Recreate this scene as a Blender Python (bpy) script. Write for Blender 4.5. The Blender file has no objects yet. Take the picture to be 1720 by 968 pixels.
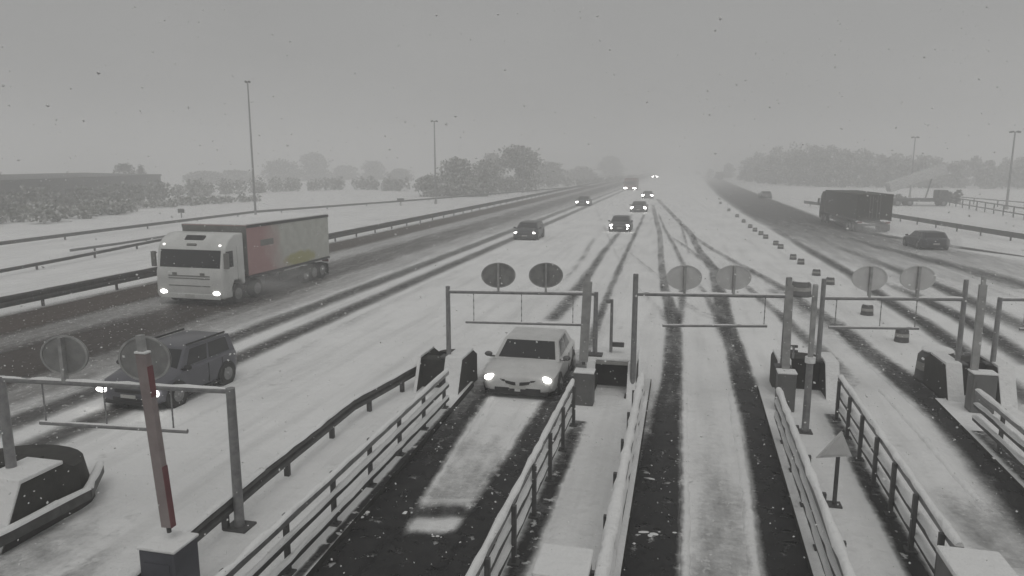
import bpy, math, random
from mathutils import Vector, Matrix
R_ = math.radians
random.seed(7)
sc = bpy.context.scene
COL = sc.collection

# ---------------------------------------------------------------- camera, sky, sun, exposure
F = 1200.0; CX, CY = 860.0, 484.0; CAMH = 6.3
TH = math.atan(206.0 / F)
PSI = math.atan(285.0 * math.cos(TH) / F)
cam = bpy.data.cameras.new('camera'); camo = bpy.data.objects.new('camera', cam); COL.objects.link(camo)
cam.sensor_width = 36.0; cam.lens = 36.0 * F / 1720.0; cam.clip_start = 0.05; cam.clip_end = 6000
camo.location = (0, 0, CAMH); camo.rotation_euler = (math.pi / 2 - TH, 0, PSI)
sc.camera = camo

w = bpy.data.worlds.new('World'); sc.world = w; w.use_nodes = True
nt = w.node_tree; nt.nodes.clear()
sky = nt.nodes.new('ShaderNodeTexSky'); sky.sky_type = 'NISHITA'; sky.sun_disc = False
sky.sun_elevation = R_(58); sky.sun_rotation = R_(200); sky.dust_density = 4.0
hs = nt.nodes.new('ShaderNodeHueSaturation'); hs.inputs['Saturation'].default_value = 0.05
mx = nt.nodes.new('ShaderNodeMix'); mx.data_type = 'RGBA'; mx.inputs[0].default_value = 0.9
mx.inputs[7].default_value = (3.16, 3.17, 3.13, 1)      # the even grey of the snow cloud
bg = nt.nodes.new('ShaderNodeBackground'); bg.inputs['Strength'].default_value = 0.1
ow = nt.nodes.new('ShaderNodeOutputWorld')
nt.links.new(sky.outputs[0], hs.inputs['Color']); nt.links.new(hs.outputs[0], mx.inputs[6])
tcw = nt.nodes.new('ShaderNodeTexCoord'); nz = nt.nodes.new('ShaderNodeTexNoise'); nz.inputs['Scale'].default_value = 2.2; nz.inputs['Detail'].default_value = 5
mpw = nt.nodes.new('ShaderNodeMapping'); mpw.inputs['Scale'].default_value = (1, 1, 2.6); nt.links.new(tcw.outputs['Generated'], mpw.inputs[0]); nt.links.new(mpw.outputs[0], nz.inputs['Vector'])
mr = nt.nodes.new('ShaderNodeMapRange'); mr.inputs[1].default_value = .3; mr.inputs[2].default_value = .7; mr.inputs[3].default_value = .93; mr.inputs[4].default_value = 1.10
nt.links.new(nz.outputs['Fac'], mr.inputs[0])
ml = nt.nodes.new('ShaderNodeVectorMath'); ml.operation = 'SCALE'; nt.links.new(mx.outputs[2], ml.inputs[0]); nt.links.new(mr.outputs[0], ml.inputs['Scale'])
nt.links.new(ml.outputs[0], bg.inputs['Color']); nt.links.new(bg.outputs[0], ow.inputs[0])

sl = bpy.data.lights.new('sun', 'SUN'); sl.energy = 0.85; sl.angle = R_(40); sl.color = (1, .985, .96)
so = bpy.data.objects.new('sun', sl); COL.objects.link(so)
so.rotation_euler = (R_(32), 0, R_(200 - 180))

sc.view_settings.view_transform = 'Standard'; sc.view_settings.look = 'None'
sc.view_settings.exposure = -0.11; sc.view_settings.gamma = 1.0; sc.view_settings.use_curve_mapping = False
sc.render.engine = 'CYCLES'
sc.cycles.use_denoising = True
sc.cycles.max_bounces = 8; sc.cycles.diffuse_bounces = 3; sc.cycles.volume_bounces = 3
sc.cycles.transparent_max_bounces = 24
sc.cycles.sample_clamp_indirect = 4.0
HAZE = 0.0057

# ---------------------------------------------------------------- pixel <-> place
fh = Vector((-math.sin(PSI), math.cos(PSI), 0)); RT = Vector((math.cos(PSI), math.sin(PSI), 0))
FW = fh * math.cos(TH) + Vector((0, 0, -math.sin(TH))); UP = fh * math.sin(TH) + Vector((0, 0, math.cos(TH)))
C0 = Vector((0, 0, CAMH))
def G(px, py, z=0.0):
    d = RT * ((px - CX) / F) + UP * (-(py - CY) / F) + FW
    t = (z - CAMH) / d.z
    return C0 + d * t
def HGT(P, py):
    k = (CY - py) / F
    q = Vector((P[0], P[1], 0)) - C0
    a, b = q.dot(UP), UP.z
    c, d = q.dot(FW), FW.z
    return -(a - k * c) / (b - k * d)
def PX(P, px, dirv):
    """point on the line P + s*dirv (horizontal) seen in column px"""
    k = (px - CX) / F
    q = Vector(P) - C0; dv = Vector(dirv)
    s = -(q.dot(RT) - k * q.dot(FW)) / (dv.dot(RT) - k * dv.dot(FW))
    return Vector(P) + dv * s

# ---------------------------------------------------------------- materials
def newmat(name):
    m = bpy.data.materials.new(name); m.use_nodes = True
    return m, m.node_tree, m.node_tree.nodes['Principled BSDF']
def noise(nt, scale, detail=4, rough=.55, vec=None, coord='Object', mapping=None):
    n = nt.nodes.new('ShaderNodeTexNoise'); n.inputs['Scale'].default_value = scale
    n.inputs['Detail'].default_value = detail; n.inputs['Roughness'].default_value = rough
    tc = nt.nodes.new('ShaderNodeTexCoord'); src = tc.outputs[coord]
    if mapping:
        mp = nt.nodes.new('ShaderNodeMapping'); mp.inputs['Scale'].default_value = mapping
        nt.links.new(src, mp.inputs[0]); src = mp.outputs[0]
    nt.links.new(src, n.inputs['Vector'])
    return n.outputs['Fac']
def ramp(nt, fac, stops):
    r = nt.nodes.new('ShaderNodeValToRGB')
    while len(r.color_ramp.elements) < len(stops): r.color_ramp.elements.new(.5)
    for e, (p, c) in zip(r.color_ramp.elements, stops):
        e.position = p; e.color = (c[0], c[1], c[2], 1) if hasattr(c, '__len__') else (c, c, c, 1)
    nt.links.new(fac, r.inputs[0]); return r.outputs[0]
def math_(nt, op, a, b=None, clamp=False):
    n = nt.nodes.new('ShaderNodeMath'); n.operation = op; n.use_clamp = clamp
    for i, v in enumerate((a, b)):
        if v is None: continue
        if hasattr(v, 'is_output'): nt.links.new(v, n.inputs[i])
        else: n.inputs[i].default_value = v
    return n.outputs[0]
def mixc(nt, fac, a, b):
    n = nt.nodes.new('ShaderNodeMix'); n.data_type = 'RGBA'
    for i, v in ((0, fac), (6, a), (7, b)):
        if hasattr(v, 'is_output'): nt.links.new(v, n.inputs[i])
        elif i == 0: n.inputs[0].default_value = v
        else: n.inputs[i].default_value = (v[0], v[1], v[2], 1)
    return n.outputs[2]
def bump(nt, b, h, strength=.3, dist=.05):
    n = nt.nodes.new('ShaderNodeBump'); n.inputs['Strength'].default_value = strength; n.inputs['Distance'].default_value = dist
    nt.links.new(h, n.inputs['Height']); nt.links.new(n.outputs[0], b.inputs['Normal'])
def simple(name, c1, c2=None, scale=6, rough=.6, metal=0, spec=.5, stops=(.35, .7), bumpk=0):
    m, t, b = newmat(name)
    c2 = c2 or tuple(x * .75 for x in c1)
    f = noise(t, scale)
    t.links.new(ramp(t, f, ((stops[0], c1), (stops[1], c2))), b.inputs['Base Color'])
    b.inputs['Roughness'].default_value = rough; b.inputs['Metallic'].default_value = metal
    b.inputs['Specular IOR Level'].default_value = spec
    if bumpk: bump(t, b, f, bumpk, .02)
    return m
M = {}
def mk_snow(name, ground=False):
    m, t, b = newmat(name)
    f1 = noise(t, 0.22, 5, .6); f2 = noise(t, 5.0, 5, .65); f3 = noise(t, 1.1, 4, .6)
    c = ramp(t, f1, ((.3, (.79, .792, .788)), (.62, (.89, .892, .888))))
    if ground:                                  # slush smears and scuffed patches
        s = ramp(t, f3, ((.62, 0), (.74, 1)))
        s2 = math_(t, 'MULTIPLY', s, ramp(t, f2, ((.42, 0), (.62, 1))))
        c = mixc(t, math_(t, 'MULTIPLY', s2, .5), c, (.33, .325, .315))
        fs = noise(t, 1.0, 4, .6, mapping=(1.6, .12, 1))
        c = mixc(t, math_(t, 'MULTIPLY', ramp(t, fs, ((.48, 0), (.72, 1))), .34), c, (.45, .45, .445))
    t.links.new(c, b.inputs['Base Color'])
    b.inputs['Roughness'].default_value = .85; b.inputs['Specular IOR Level'].default_value = .15
    bump(t, b, math_(t, 'ADD', f2, math_(t, 'MULTIPLY', f3, 2.0)), .7, .09)
    return m
M['snow'] = mk_snow('snow')
M['ground_snow'] = mk_snow('ground_snow', True)

def mk_road():
    m, t, b = newmat('slushy_asphalt')
    at = t.nodes.new('ShaderNodeAttribute'); at.attribute_name = 'wet'
    br = t.nodes.new('ShaderNodeAttribute'); br.attribute_name = 'brown'
    mo = t.nodes.new('ShaderNodeAttribute'); mo.attribute_name = 'mottle'
    nl = noise(t, 1.0, 5, .6, mapping=(1.7, .22, 1)); ns = noise(t, 3.2, 5, .7); sp = noise(t, 5.5, 3, .6)
    n2 = math_(t, 'ADD', math_(t, 'MULTIPLY', nl, .5), math_(t, 'MULTIPLY', ns, .5))
    a = math_(t, 'ADD', at.outputs['Fac'], math_(t, 'MULTIPLY', math_(t, 'SUBTRACT', n2, .5), mo.outputs['Fac']))
    gate = math_(t, 'MULTIPLY', at.outputs['Fac'], 8.0, True)
    a = math_(t, 'MULTIPLY', math_(t, 'MULTIPLY', math_(t, 'SUBTRACT', a, .02), 1.12, True), gate)
    flake = ramp(t, sp, ((.60, 1), (.66, .2)))
    a = math_(t, 'MULTIPLY', a, flake)
    col = mixc(t, br.outputs['Fac'], ramp(t, ns, ((.3, (.016, .016, .0165)), (.7, (.042, .0415, .041)))), (.085, .060, .046))
    t.links.new(col, b.inputs['Base Color']); b.inputs['Roughness'].default_value = .55
    b.inputs['Specular IOR Level'].default_value = .16
    bump(t, b, ns, .25, .02)
    tr = t.nodes.new('ShaderNodeBsdfTransparent'); ms = t.nodes.new('ShaderNodeMixShader')
    t.links.new(a, ms.inputs[0]); t.links.new(tr.outputs[0], ms.inputs[1]); t.links.new(b.outputs[0], ms.inputs[2])
    t.links.new(ms.outputs[0], t.nodes['Material Output'].inputs[0])
    return m
M['road'] = mk_road()
M['galv'] = simple('galvanised_steel', (.30, .30, .30), (.20, .20, .205), 9, .5, .35)
M['galv_dark'] = simple('weathered_steel', (.10, .10, .10), (.06, .06, .058), 7, .6, .2)
M['rail_dark'] = simple('wet_guard_rail', (.10, .10, .097), (.05, .05, .048), 5, .55, .25)
M['frosted'] = simple('frosted_steel', (.42, .42, .415), (.25, .25, .25), 5, .7, .1)
M['concrete'] = simple('wet_concrete', (.04, .039, .034), (.02, .0195, .017), 4, .8, bumpk=.3)
M['concrete_pale'] = simple('pale_concrete', (.36, .355, .34), (.26, .255, .245), 4, .85, bumpk=.2)
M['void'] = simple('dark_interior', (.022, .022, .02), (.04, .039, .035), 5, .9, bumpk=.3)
M['cabinet'] = simple('blue_grey_cabinet', (.085, .088, .105), (.06, .062, .075), 3, .5)
M['cabinet_grey'] = simple('grey_cabinet', (.15, .15, .148), (.11, .11, .108), 3, .55)
M['arm_white'] = simple('barrier_white', (.31, .265, .26), (.24, .2, .196), 5, .55)
M['arm_grey'] = simple('barrier_grey', (.36, .36, .355), (.24, .24, .238), 5, .55)
M['arm_red'] = simple('barrier_red', (.20, .07, .075), (.15, .055, .06), 5, .5)
M['sign_back'] = simple('sign_back', (.28, .28, .275), (.2, .2, .197), 5, .6, .2)
M['sign_frost'] = simple('snow_plastered_sign', (.62, .62, .615), (.5, .5, .495), 3, .8)
M['white_car'] = simple('white_car_paint', (.66, .66, .65), (.55, .55, .54), 2.2, .35)
M['dark_car'] = simple('charcoal_car_paint', (.05, .05, .056), (.035, .035, .04), 2, .3)
M['mpv'] = simple('slate_blue_car_paint', (.115, .115, .13), (.085, .085, .098), 2, .32)
M['grey_car'] = simple('grey_car_paint', (.16, .16, .16), (.12, .12, .12), 2, .35)
M['glass'] = simple('dark_glass', (.022, .023, .024), (.03, .03, .031), 2, .12, 0, .5)
M['black'] = simple('black_plastic', (.02, .02, .02), (.03, .03, .03), 4, .6)
M['tyre'] = simple('tyre_rubber', (.025, .025, .024), (.06, .058, .055), 4, .85)
M['rim'] = simple('wheel_rim', (.3, .3, .3), (.2, .2, .2), 6, .4, .6)
M['plate'] = simple('blank_plate', (.5, .5, .48), (.45, .45, .43), 3, .5)
M['truck_white'] = simple('truck_white', (.66, .665, .65), (.54, .545, .53), 1.2, .4)
M['visor'] = simple('truck_visor', (.2, .2, .19), (.15, .15, .14), 2, .5)
M['brown'] = simple('muddy_tarpaulin', (.024, .022, .014), (.016, .015, .011), 1.1, .8)
M['red_truck'] = simple('faded_red_truck', (.16, .075, .065), (.12, .06, .055), 1.2, .5)
M['tail'] = simple('tail_lamp', (.16, .02, .02), (.1, .015, .015), 3, .3)
M['foliage'] = simple('grey_green_foliage', (.13, .135, .115), (.22, .225, .205), .6, .9, spec=.1)
M['foliage_dark'] = simple('dark_foliage', (.09, .093, .08), (.17, .173, .158), .6, .9, spec=.1)
def frosted(name, a, b, sn, th):
    m, t, bs = newmat(name); f = noise(t, .6); f2 = noise(t, 1.4, 5, .7)
    t.links.new(mixc(t, ramp(t, f2, ((th, 0), (th + .16, 1))), ramp(t, f, ((.35, a), (.7, b))), sn), bs.inputs['Base Color'])
    bs.inputs['Roughness'].default_value = .9; bs.inputs['Specular IOR Level'].default_value = .1
    return m
M['foliage'] = frosted('snow_dusted_foliage', (.10, .105, .085), (.16, .165, .14), (.62, .62, .61), .46)
M['foliage_dark'] = frosted('snow_dusted_dark_foliage', (.075, .078, .065), (.13, .133, .115), (.5, .5, .49), .5)
M['bark'] = simple('bark', (.07, .062, .055), (.05, .045, .04), 3, .9)
M['shed'] = simple('shed_cladding', (.10, .098, .095), (.07, .07, .07), .25, .8)
M['warning'] = simple('faded_sign_face', (.34, .33, .32), (.24, .23, .225), 3, .6)
def mk_light(name, col, s):
    m, t, b = newmat(name)
    b.inputs['Base Color'].default_value = (.8, .8, .8, 1)
    f = noise(t, 4)
    t.links.new(ramp(t, f, ((0, tuple(c * .9 for c in col)), (1, col))), b.inputs['Emission Color'])
    b.inputs['Emission Strength'].default_value = s
    return m
M['lamp'] = mk_light('lit_headlamp', (1, .98, .93), 9)
M['lamp_far'] = mk_light('lit_headlamp_far', (1, .98, .93), 16)
M['lamp_dim'] = mk_light('lit_small_lamp', (1, .98, .93), 2.0)
def mk_tarp():
    m, t, b = newmat('printed_tarpaulin')
    tc = t.nodes.new('ShaderNodeTexCoord'); sx = t.nodes.new('ShaderNodeSeparateXYZ'); t.links.new(tc.outputs['Object'], sx.inputs[0])
    n = noise(t, .9, 4); n2 = noise(t, 2.2, 5)
    grey = ramp(t, n2, ((.3, (.54, .55, .51)), (.7, (.43, .435, .40))))
    xx = math_(t, 'ADD', sx.outputs[0], math_(t, 'MULTIPLY', math_(t, 'SUBTRACT', n, .5), 2.2))
    xz = math_(t, 'ADD', xx, math_(t, 'MULTIPLY', math_(t, 'SUBTRACT', sx.outputs[2], 2.0), -.35))
    red = ramp(t, math_(t, 'DIVIDE', math_(t, 'ADD', xz, 6.2), 3.0, True), ((.35, 0), (.95, .9)))
    # a yellow-green print low on the panel
    dx = math_(t, 'MULTIPLY', math_(t, 'ADD', sx.outputs[0], 6.6), .55); dz = math_(t, 'MULTIPLY', math_(t, 'SUBTRACT', sx.outputs[2], 1.45), 2.3)
    d = math_(t, 'ADD', math_(t, 'MULTIPLY', dx, dx), math_(t, 'MULTIPLY', dz, dz))
    d = math_(t, 'ADD', d, math_(t, 'MULTIPLY', math_(t, 'SUBTRACT', n2, .5), 1.2))
    yel = ramp(t, d, ((.35, .85), (1.0, 0)))
    c = mixc(t, yel, grey, (.36, .345, .13)); c = mixc(t, red, c, (.38, .21, .21))
    t.links.new(c, b.inputs['Base Color']); b.inputs['Roughness'].default_value = .6
    bump(t, b, n2, .15, .03)
    return m
M['tarp'] = mk_tarp()

# ---------------------------------------------------------------- mesh building
class MB:
    def __init__(s): s.v = []; s.f = []; s.m = []; s.cur = 0
    def add(s, vs, fs):
        o = len(s.v); s.v += [tuple(v) for v in vs]
        for f in fs: s.f.append(tuple(i + o for i in f)); s.m.append(s.cur)
        return s
    def box(s, c, d, rot=None):
        c = Vector(c); hx, hy, hz = d[0] / 2, d[1] / 2, d[2] / 2
        vs = [Vector((x, y, z)) for x in (-hx, hx) for y in (-hy, hy) for z in (-hz, hz)]
        if rot is not None: vs = [rot @ v for v in vs]
        return s.add([c + v for v in vs], [(0, 1, 3, 2), (4, 6, 7, 5), (0, 4, 5, 1), (2, 3, 7, 6), (0, 2, 6, 4), (1, 5, 7, 3)])
    def beam(s, p0, p1, wd, ht, up=Vector((0, 0, 1))):
        p0, p1 = Vector(p0), Vector(p1); d = (p1 - p0)
        x = d.normalized(); y = up.cross(x)
        if y.length < 1e-3: y = Vector((0, 1, 0)).cross(x)
        y.normalize(); z = x.cross(y)
        rot = Matrix((x, y, z)).transposed()
        return s.box((p0 + p1) / 2, (d.length, wd, ht), rot)
    def tube(s, p0, p1, r0, r1=None, n=10):
        r1 = r0 if r1 is None else r1
        p0, p1 = Vector(p0), Vector(p1); d = (p1 - p0).normalized()
        a = d.orthogonal().normalized(); b = d.cross(a)
        vs = []
        for p, r in ((p0, r0), (p1, r1)):
            for i in range(n):
                t = 2 * math.pi * i / n; vs.append(p + a * math.cos(t) * r + b * math.sin(t) * r)
        fs = [(i, (i + 1) % n, n + (i + 1) % n, n + i) for i in range(n)]
        fs += [tuple(reversed(range(n))), tuple(range(n, 2 * n))]
        return s.add(vs, fs)
    def ell(s, c, r, nu=14, nv=8, rot=None):
        c = Vector(c); vs = [Vector((0, 0, r[2]))]; fs = []
        for j in range(1, nv):
            p = math.pi * j / nv
            for i in range(nu):
                t = 2 * math.pi * i / nu
                vs.append(Vector((r[0] * math.sin(p) * math.cos(t), r[1] * math.sin(p) * math.sin(t), r[2] * math.cos(p))))
        vs.append(Vector((0, 0, -r[2])))
        for i in range(nu): fs.append((0, 1 + i, 1 + (i + 1) % nu))
        for j in range(nv - 2):
            for i in range(nu):
                a = 1 + j * nu; fs.append((a + i, a + nu + i, a + nu + (i + 1) % nu, a + (i + 1) % nu))
        a = 1 + (nv - 2) * nu
        for i in range(nu): fs.append((a + (i + 1) % nu, a + i, len(vs) - 1))
        if rot is not None: vs = [rot @ v for v in vs]
        return s.add([c + v for v in vs], fs)
    def prism(s, prof, y0, y1):
        """side profile (x, z) swept along y"""
        n = len(prof)
        vs = [(x, y0, z) for x, z in prof] + [(x, y1, z) for x, z in prof]
        fs = [(i, (i + 1) % n, n + (i + 1) % n, n + i) for i in range(n)]
        return s.add(vs, fs + [tuple(reversed(range(n))), tuple(range(n, 2 * n))])
    def disc(s, c, xa, za, th, n=32):
        """flat elliptical plate, axes xa, za, thickness vector th"""
        c = Vector(c); vs = []
        for o in (-.5, .5):
            for i in range(n):
                t = 2 * math.pi * i / n; vs.append(c + xa * math.cos(t) + za * math.sin(t) + th * o)
        fs = [(i, (i + 1) % n, n + (i + 1) % n, n + i) for i in range(n)]
        return s.add(vs, fs + [tuple(reversed(range(n))), tuple(range(n, 2 * n))])
    def ring(s, c, xa, za, th, k=.9, n=32):
        c = Vector(c); vs = []
        for o in (-.5, .5):
            for q in (1.0, k):
                for i in range(n):
                    t = 2 * math.pi * i / n; vs.append(c + (xa * math.cos(t) + za * math.sin(t)) * q + th * o)
        fs = []
        for i in range(n):
            j = (i + 1) % n
            fs += [(i, j, n + j, n + i), (2 * n + i, 3 * n + i, 3 * n + j, 2 * n + j), (i, 2 * n + i, 2 * n + j, j), (n + i, n + j, 3 * n + j, 3 * n + i)]
        return s.add(vs, fs)
    def lathe_y(s, c, prof, n=20):
        """profile (radius, y) turned about the y axis"""
        c = Vector(c); vs = []; fs = []
        for r, y in prof:
            for i in range(n):
                t = 2 * math.pi * i / n; vs.append(c + Vector((r * math.cos(t), y, r * math.sin(t))))
        for j in range(len(prof) - 1):
            for i in range(n):
                k = (i + 1) % n; fs.append((j * n + i, j * n + k, (j + 1) * n + k, (j + 1) * n + i))
        fs.append(tuple(range(n))); fs.append(tuple(reversed(range((len(prof) - 1) * n, len(prof) * n))))
        return s.add(vs, fs)
    def panel(s, bl, br, tr, tl, u0, u1, v0, v1, e=.008, nu=1):
        bl, br, tr, tl = map(Vector, (bl, br, tr, tl))
        nrm = (br - bl).cross(tl - bl).normalized()
        P = lambda u, v: bl.lerp(br, u).lerp(tl.lerp(tr, u), v)
        q = [P(u0, v0), P(u1, v0), P(u1, v1), P(u0, v1)]
        vs = [p - nrm * .01 for p in q] + [p + nrm * e for p in q]
        return s.add(vs, [(4, 5, 6, 7), (3, 2, 1, 0), (0, 1, 5, 4), (1, 2, 6, 5), (2, 3, 7, 6), (3, 0, 4, 7)])
    def ridge(s, p0, p1, wd, ht, step=.35, sd=0):
        """a lumpy ridge of snow lying along a rail"""
        rg = random.Random(sd); p0, p1 = Vector(p0), Vector(p1); L = (p1 - p0).length; n = max(2, int(L / step))
        d = (p1 - p0).normalized(); y = Vector((0, 0, 1)).cross(d).normalized(); z = d.cross(y)
        vs = []; fs = []; K = 6
        for i in range(n + 1):
            p = p0.lerp(p1, i / n); a = wd / 2 * rg.uniform(.7, 1.15); h = ht * (rg.uniform(.55, 1.35) if rg.random() > .08 else .15)
            for k in range(K):
                t = math.pi * k / (K - 1); vs.append(p + y * math.cos(t) * a + z * (math.sin(t) * h))
        for i in range(n):
            for k in range(K - 1): fs.append((i * K + k, i * K + k + 1, (i + 1) * K + k + 1, (i + 1) * K + k))
            fs.append((i * K + K - 1, i * K, (i + 1) * K, (i + 1) * K + K - 1))
        fs += [tuple(range(K)), tuple(reversed(range(n * K, n * K + K)))]
        return s.add(vs, fs)
    def build(s, name, mats, parent=None, smooth=None, bevel=0, sub=0, world=False):
        me = bpy.data.meshes.new(name)
        vs = s.v
        if world and parent is not None:
            o = Vector(parent.location); vs = [tuple(Vector(v) - o) for v in vs]
        me.from_pydata(vs, [], s.f)
        for m in (mats if isinstance(mats, (list, tuple)) else [mats]): me.materials.append(M[m] if isinstance(m, str) else m)
        me.polygons.foreach_set('material_index', s.m)
        me.validate(); me.update()
        import bmesh
        bm = bmesh.new(); bm.from_mesh(me); bmesh.ops.recalc_face_normals(bm, faces=bm.faces); bm.to_mesh(me); bm.free()
        if smooth:
            me.shade_smooth(); me.set_sharp_from_angle(angle=R_(smooth))
        ob = bpy.data.objects.new(name, me); COL.objects.link(ob)
        if parent is not None: ob.parent = parent
        if bevel:
            b = ob.modifiers.new('bevel', 'BEVEL'); b.width = bevel; b.segments = 2; b.limit_method = 'ANGLE'
        if sub:
            b = ob.modifiers.new('sub', 'SUBSURF'); b.levels = sub; b.render_levels = sub
        return ob

def tag(o, label=None, cat=None, group=None, kind=None):
    if label: o['label'] = label
    if cat: o['category'] = cat
    if group: o['group'] = group
    if kind: o['kind'] = kind
    return o
def thing(name, label, cat, loc=(0, 0, 0), rz=0, group=None):
    o = bpy.data.objects.new(name, None); COL.objects.link(o); o.empty_display_size = .3
    o.location = loc; o.rotation_euler = (0, 0, rz)
    return tag(o, label, cat, group)
def copy_tree(o, parent=None):
    c = o.copy(); COL.objects.link(c); c.parent = parent
    for ch in list(o.children): copy_tree(ch, c)
    return c

# ---------------------------------------------------------------- ground
g = MB(); N = 24; S = 950.0
for i in range(N + 1):
    for j in range(N + 1): g.v.append((-S + 2 * S * i / N, -120 + 1070 * j / N, 0))
for i in range(N):
    for j in range(N): a = i * (N + 1) + j; g.f.append((a, a + N + 1, a + N + 2, a + 1)); g.m.append(0)
tag(g.build('ground', 'ground_snow'), 'snow covered plaza and fields', kind='structure')

def flat(p): return Vector((p.x, p.y, 0))
road_count = [0]
def strips(name, label, items, zb=0.0, mottle=2.3):
    """road surface showing through the snow: each strip = stations (xl, yl, xr, yr, wetness) + soft edge share + brown share"""
    V = []; Fc = []; wet = []; brn = []
    K = 12
    for st, soft, brown in items:
        road_count[0] += 1; z = zb + .004 * (road_count[0] if zb == 0 else 1)
        pts = [(G(a, b), G(c, d), s) if not hasattr(a, 'x') else (a, c, s) for a, b, c, d, s in st]
        rows = []
        for (A, B, s0), (A2, B2, s1) in zip(pts[:-1], pts[1:]):
            n = max(2, min(40, int((A2 - A).length / 1.2)))
            for i in range(n): t = i / n; rows.append((A.lerp(A2, t), B.lerp(B2, t), s0 + (s1 - s0) * t))
        rows.append(pts[-1])
        o = len(V)
        for A, B, s in rows:
            for k in range(K + 1):
                u = k / K; e = min(u, 1 - u) / max(soft, 1e-3); e = min(1, e); e = e * e * (3 - 2 * e)
                p = A.lerp(B, u); V.append((p.x, p.y, z)); wet.append(s * e); brn.append(brown)
        for i in range(len(rows) - 1):
            for k in range(K): a = o + i * (K + 1) + k; Fc.append((a, a + 1, a + K + 2, a + K + 1))
    me = bpy.data.meshes.new(name); me.from_pydata(V, [], Fc); me.materials.append(M['road'])
    for nm, arr in (('wet', wet), ('brown', brn), ('mottle', [mottle] * len(V))):
        at = me.attributes.new(nm, 'FLOAT', 'POINT'); at.data.foreach_set('value', arr)
    ob = bpy.data.objects.new(name, me); COL.objects.link(ob)
    return tag(ob, label, kind='structure')
VP = (1145.0, 278.0)
def ray(y0, x0=0.0):
    """line on the ground from (x0, y0) to the vanishing point; y at any column"""
    return lambda x: y0 + (VP[1] - y0) * (x - x0) / (VP[0] - x0)
def lane(yt, yb, ss, xs=(-160, 0, 250, 560, 850, 1000, 1075, 1105)):
    a, b = ray(yt), ray(yb)
    return [(x, a(x), x, b(x), s) for x, s in zip(xs, ss)]
def track(pts, soft=.45, brown=0):
    """centre line pixels with pixel width and wetness"""
    return ([(x - wd / 2, y, x + wd / 2, y, s) for x, y, wd, s in pts], soft, brown)

strips('road', 'slushy carriageway for oncoming traffic', [
    (lane(526, 712, (.46, .46, .40, .28, .30, .42, .5, .35)), .12, .35),
    (lane(529, 570, (.9, .9, .9, .8, .7, .55, .4, .2)), .25, .7),
    (lane(584, 664, (1.0, .95, .75, .45, .35, .4, .4, .2)), .3, .4),
    (lane(698, 742, (.66, .66, .66, .62, .55, .45, .3, .1)), .4, .1),
    (lane(752, 802, (.66, .66, .7, .66, .6, .45, .3, .1)), .4, .1),
], mottle=.9)
strips('carriageway', 'slushy carriageway for departing traffic', [
    ([(1178, 297, 1206, 297, .2), (1186, 310, 1240, 312, .5), (1204, 330, 1290, 331, .72), (1245, 360, 1385, 366, .78), (1300, 392, 1530, 404, .46), (1375, 428, 1740, 442, .24), (1470, 490, 1900, 510, .08)], .12, .08),
    ([(1330, 368, 1385, 368, .1), (1400, 385, 1500, 396, .45), (1500, 402, 1720, 430, .8), (1560, 412, 1900, 455, .8)], .3, .1),
    track([(1300, 385, 22, .2), (1368, 426, 32, .7), (1433, 463, 38, .75), (1486, 504, 46, .8), (1548, 541, 54, .85), (1594, 575, 60, .8), (1740, 680, 80, .5)]),
    track([(1400, 410, 26, .1), (1470, 440, 34, .4), (1573, 480, 50, .7), (1625, 504, 60, .7), (1740, 560, 80, .5)]),
    track([(1490, 475, 40, .1), (1563, 510, 50, .8), (1610, 532, 56, .85), (1656, 560, 64, .85), (1740, 615, 80, .6)]),
    track([(1420, 400, 40, .1), (1517, 426, 50, .5), (1620, 452, 70, .55), (1740, 487, 100, .5)]),
], mottle=1.1)
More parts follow.
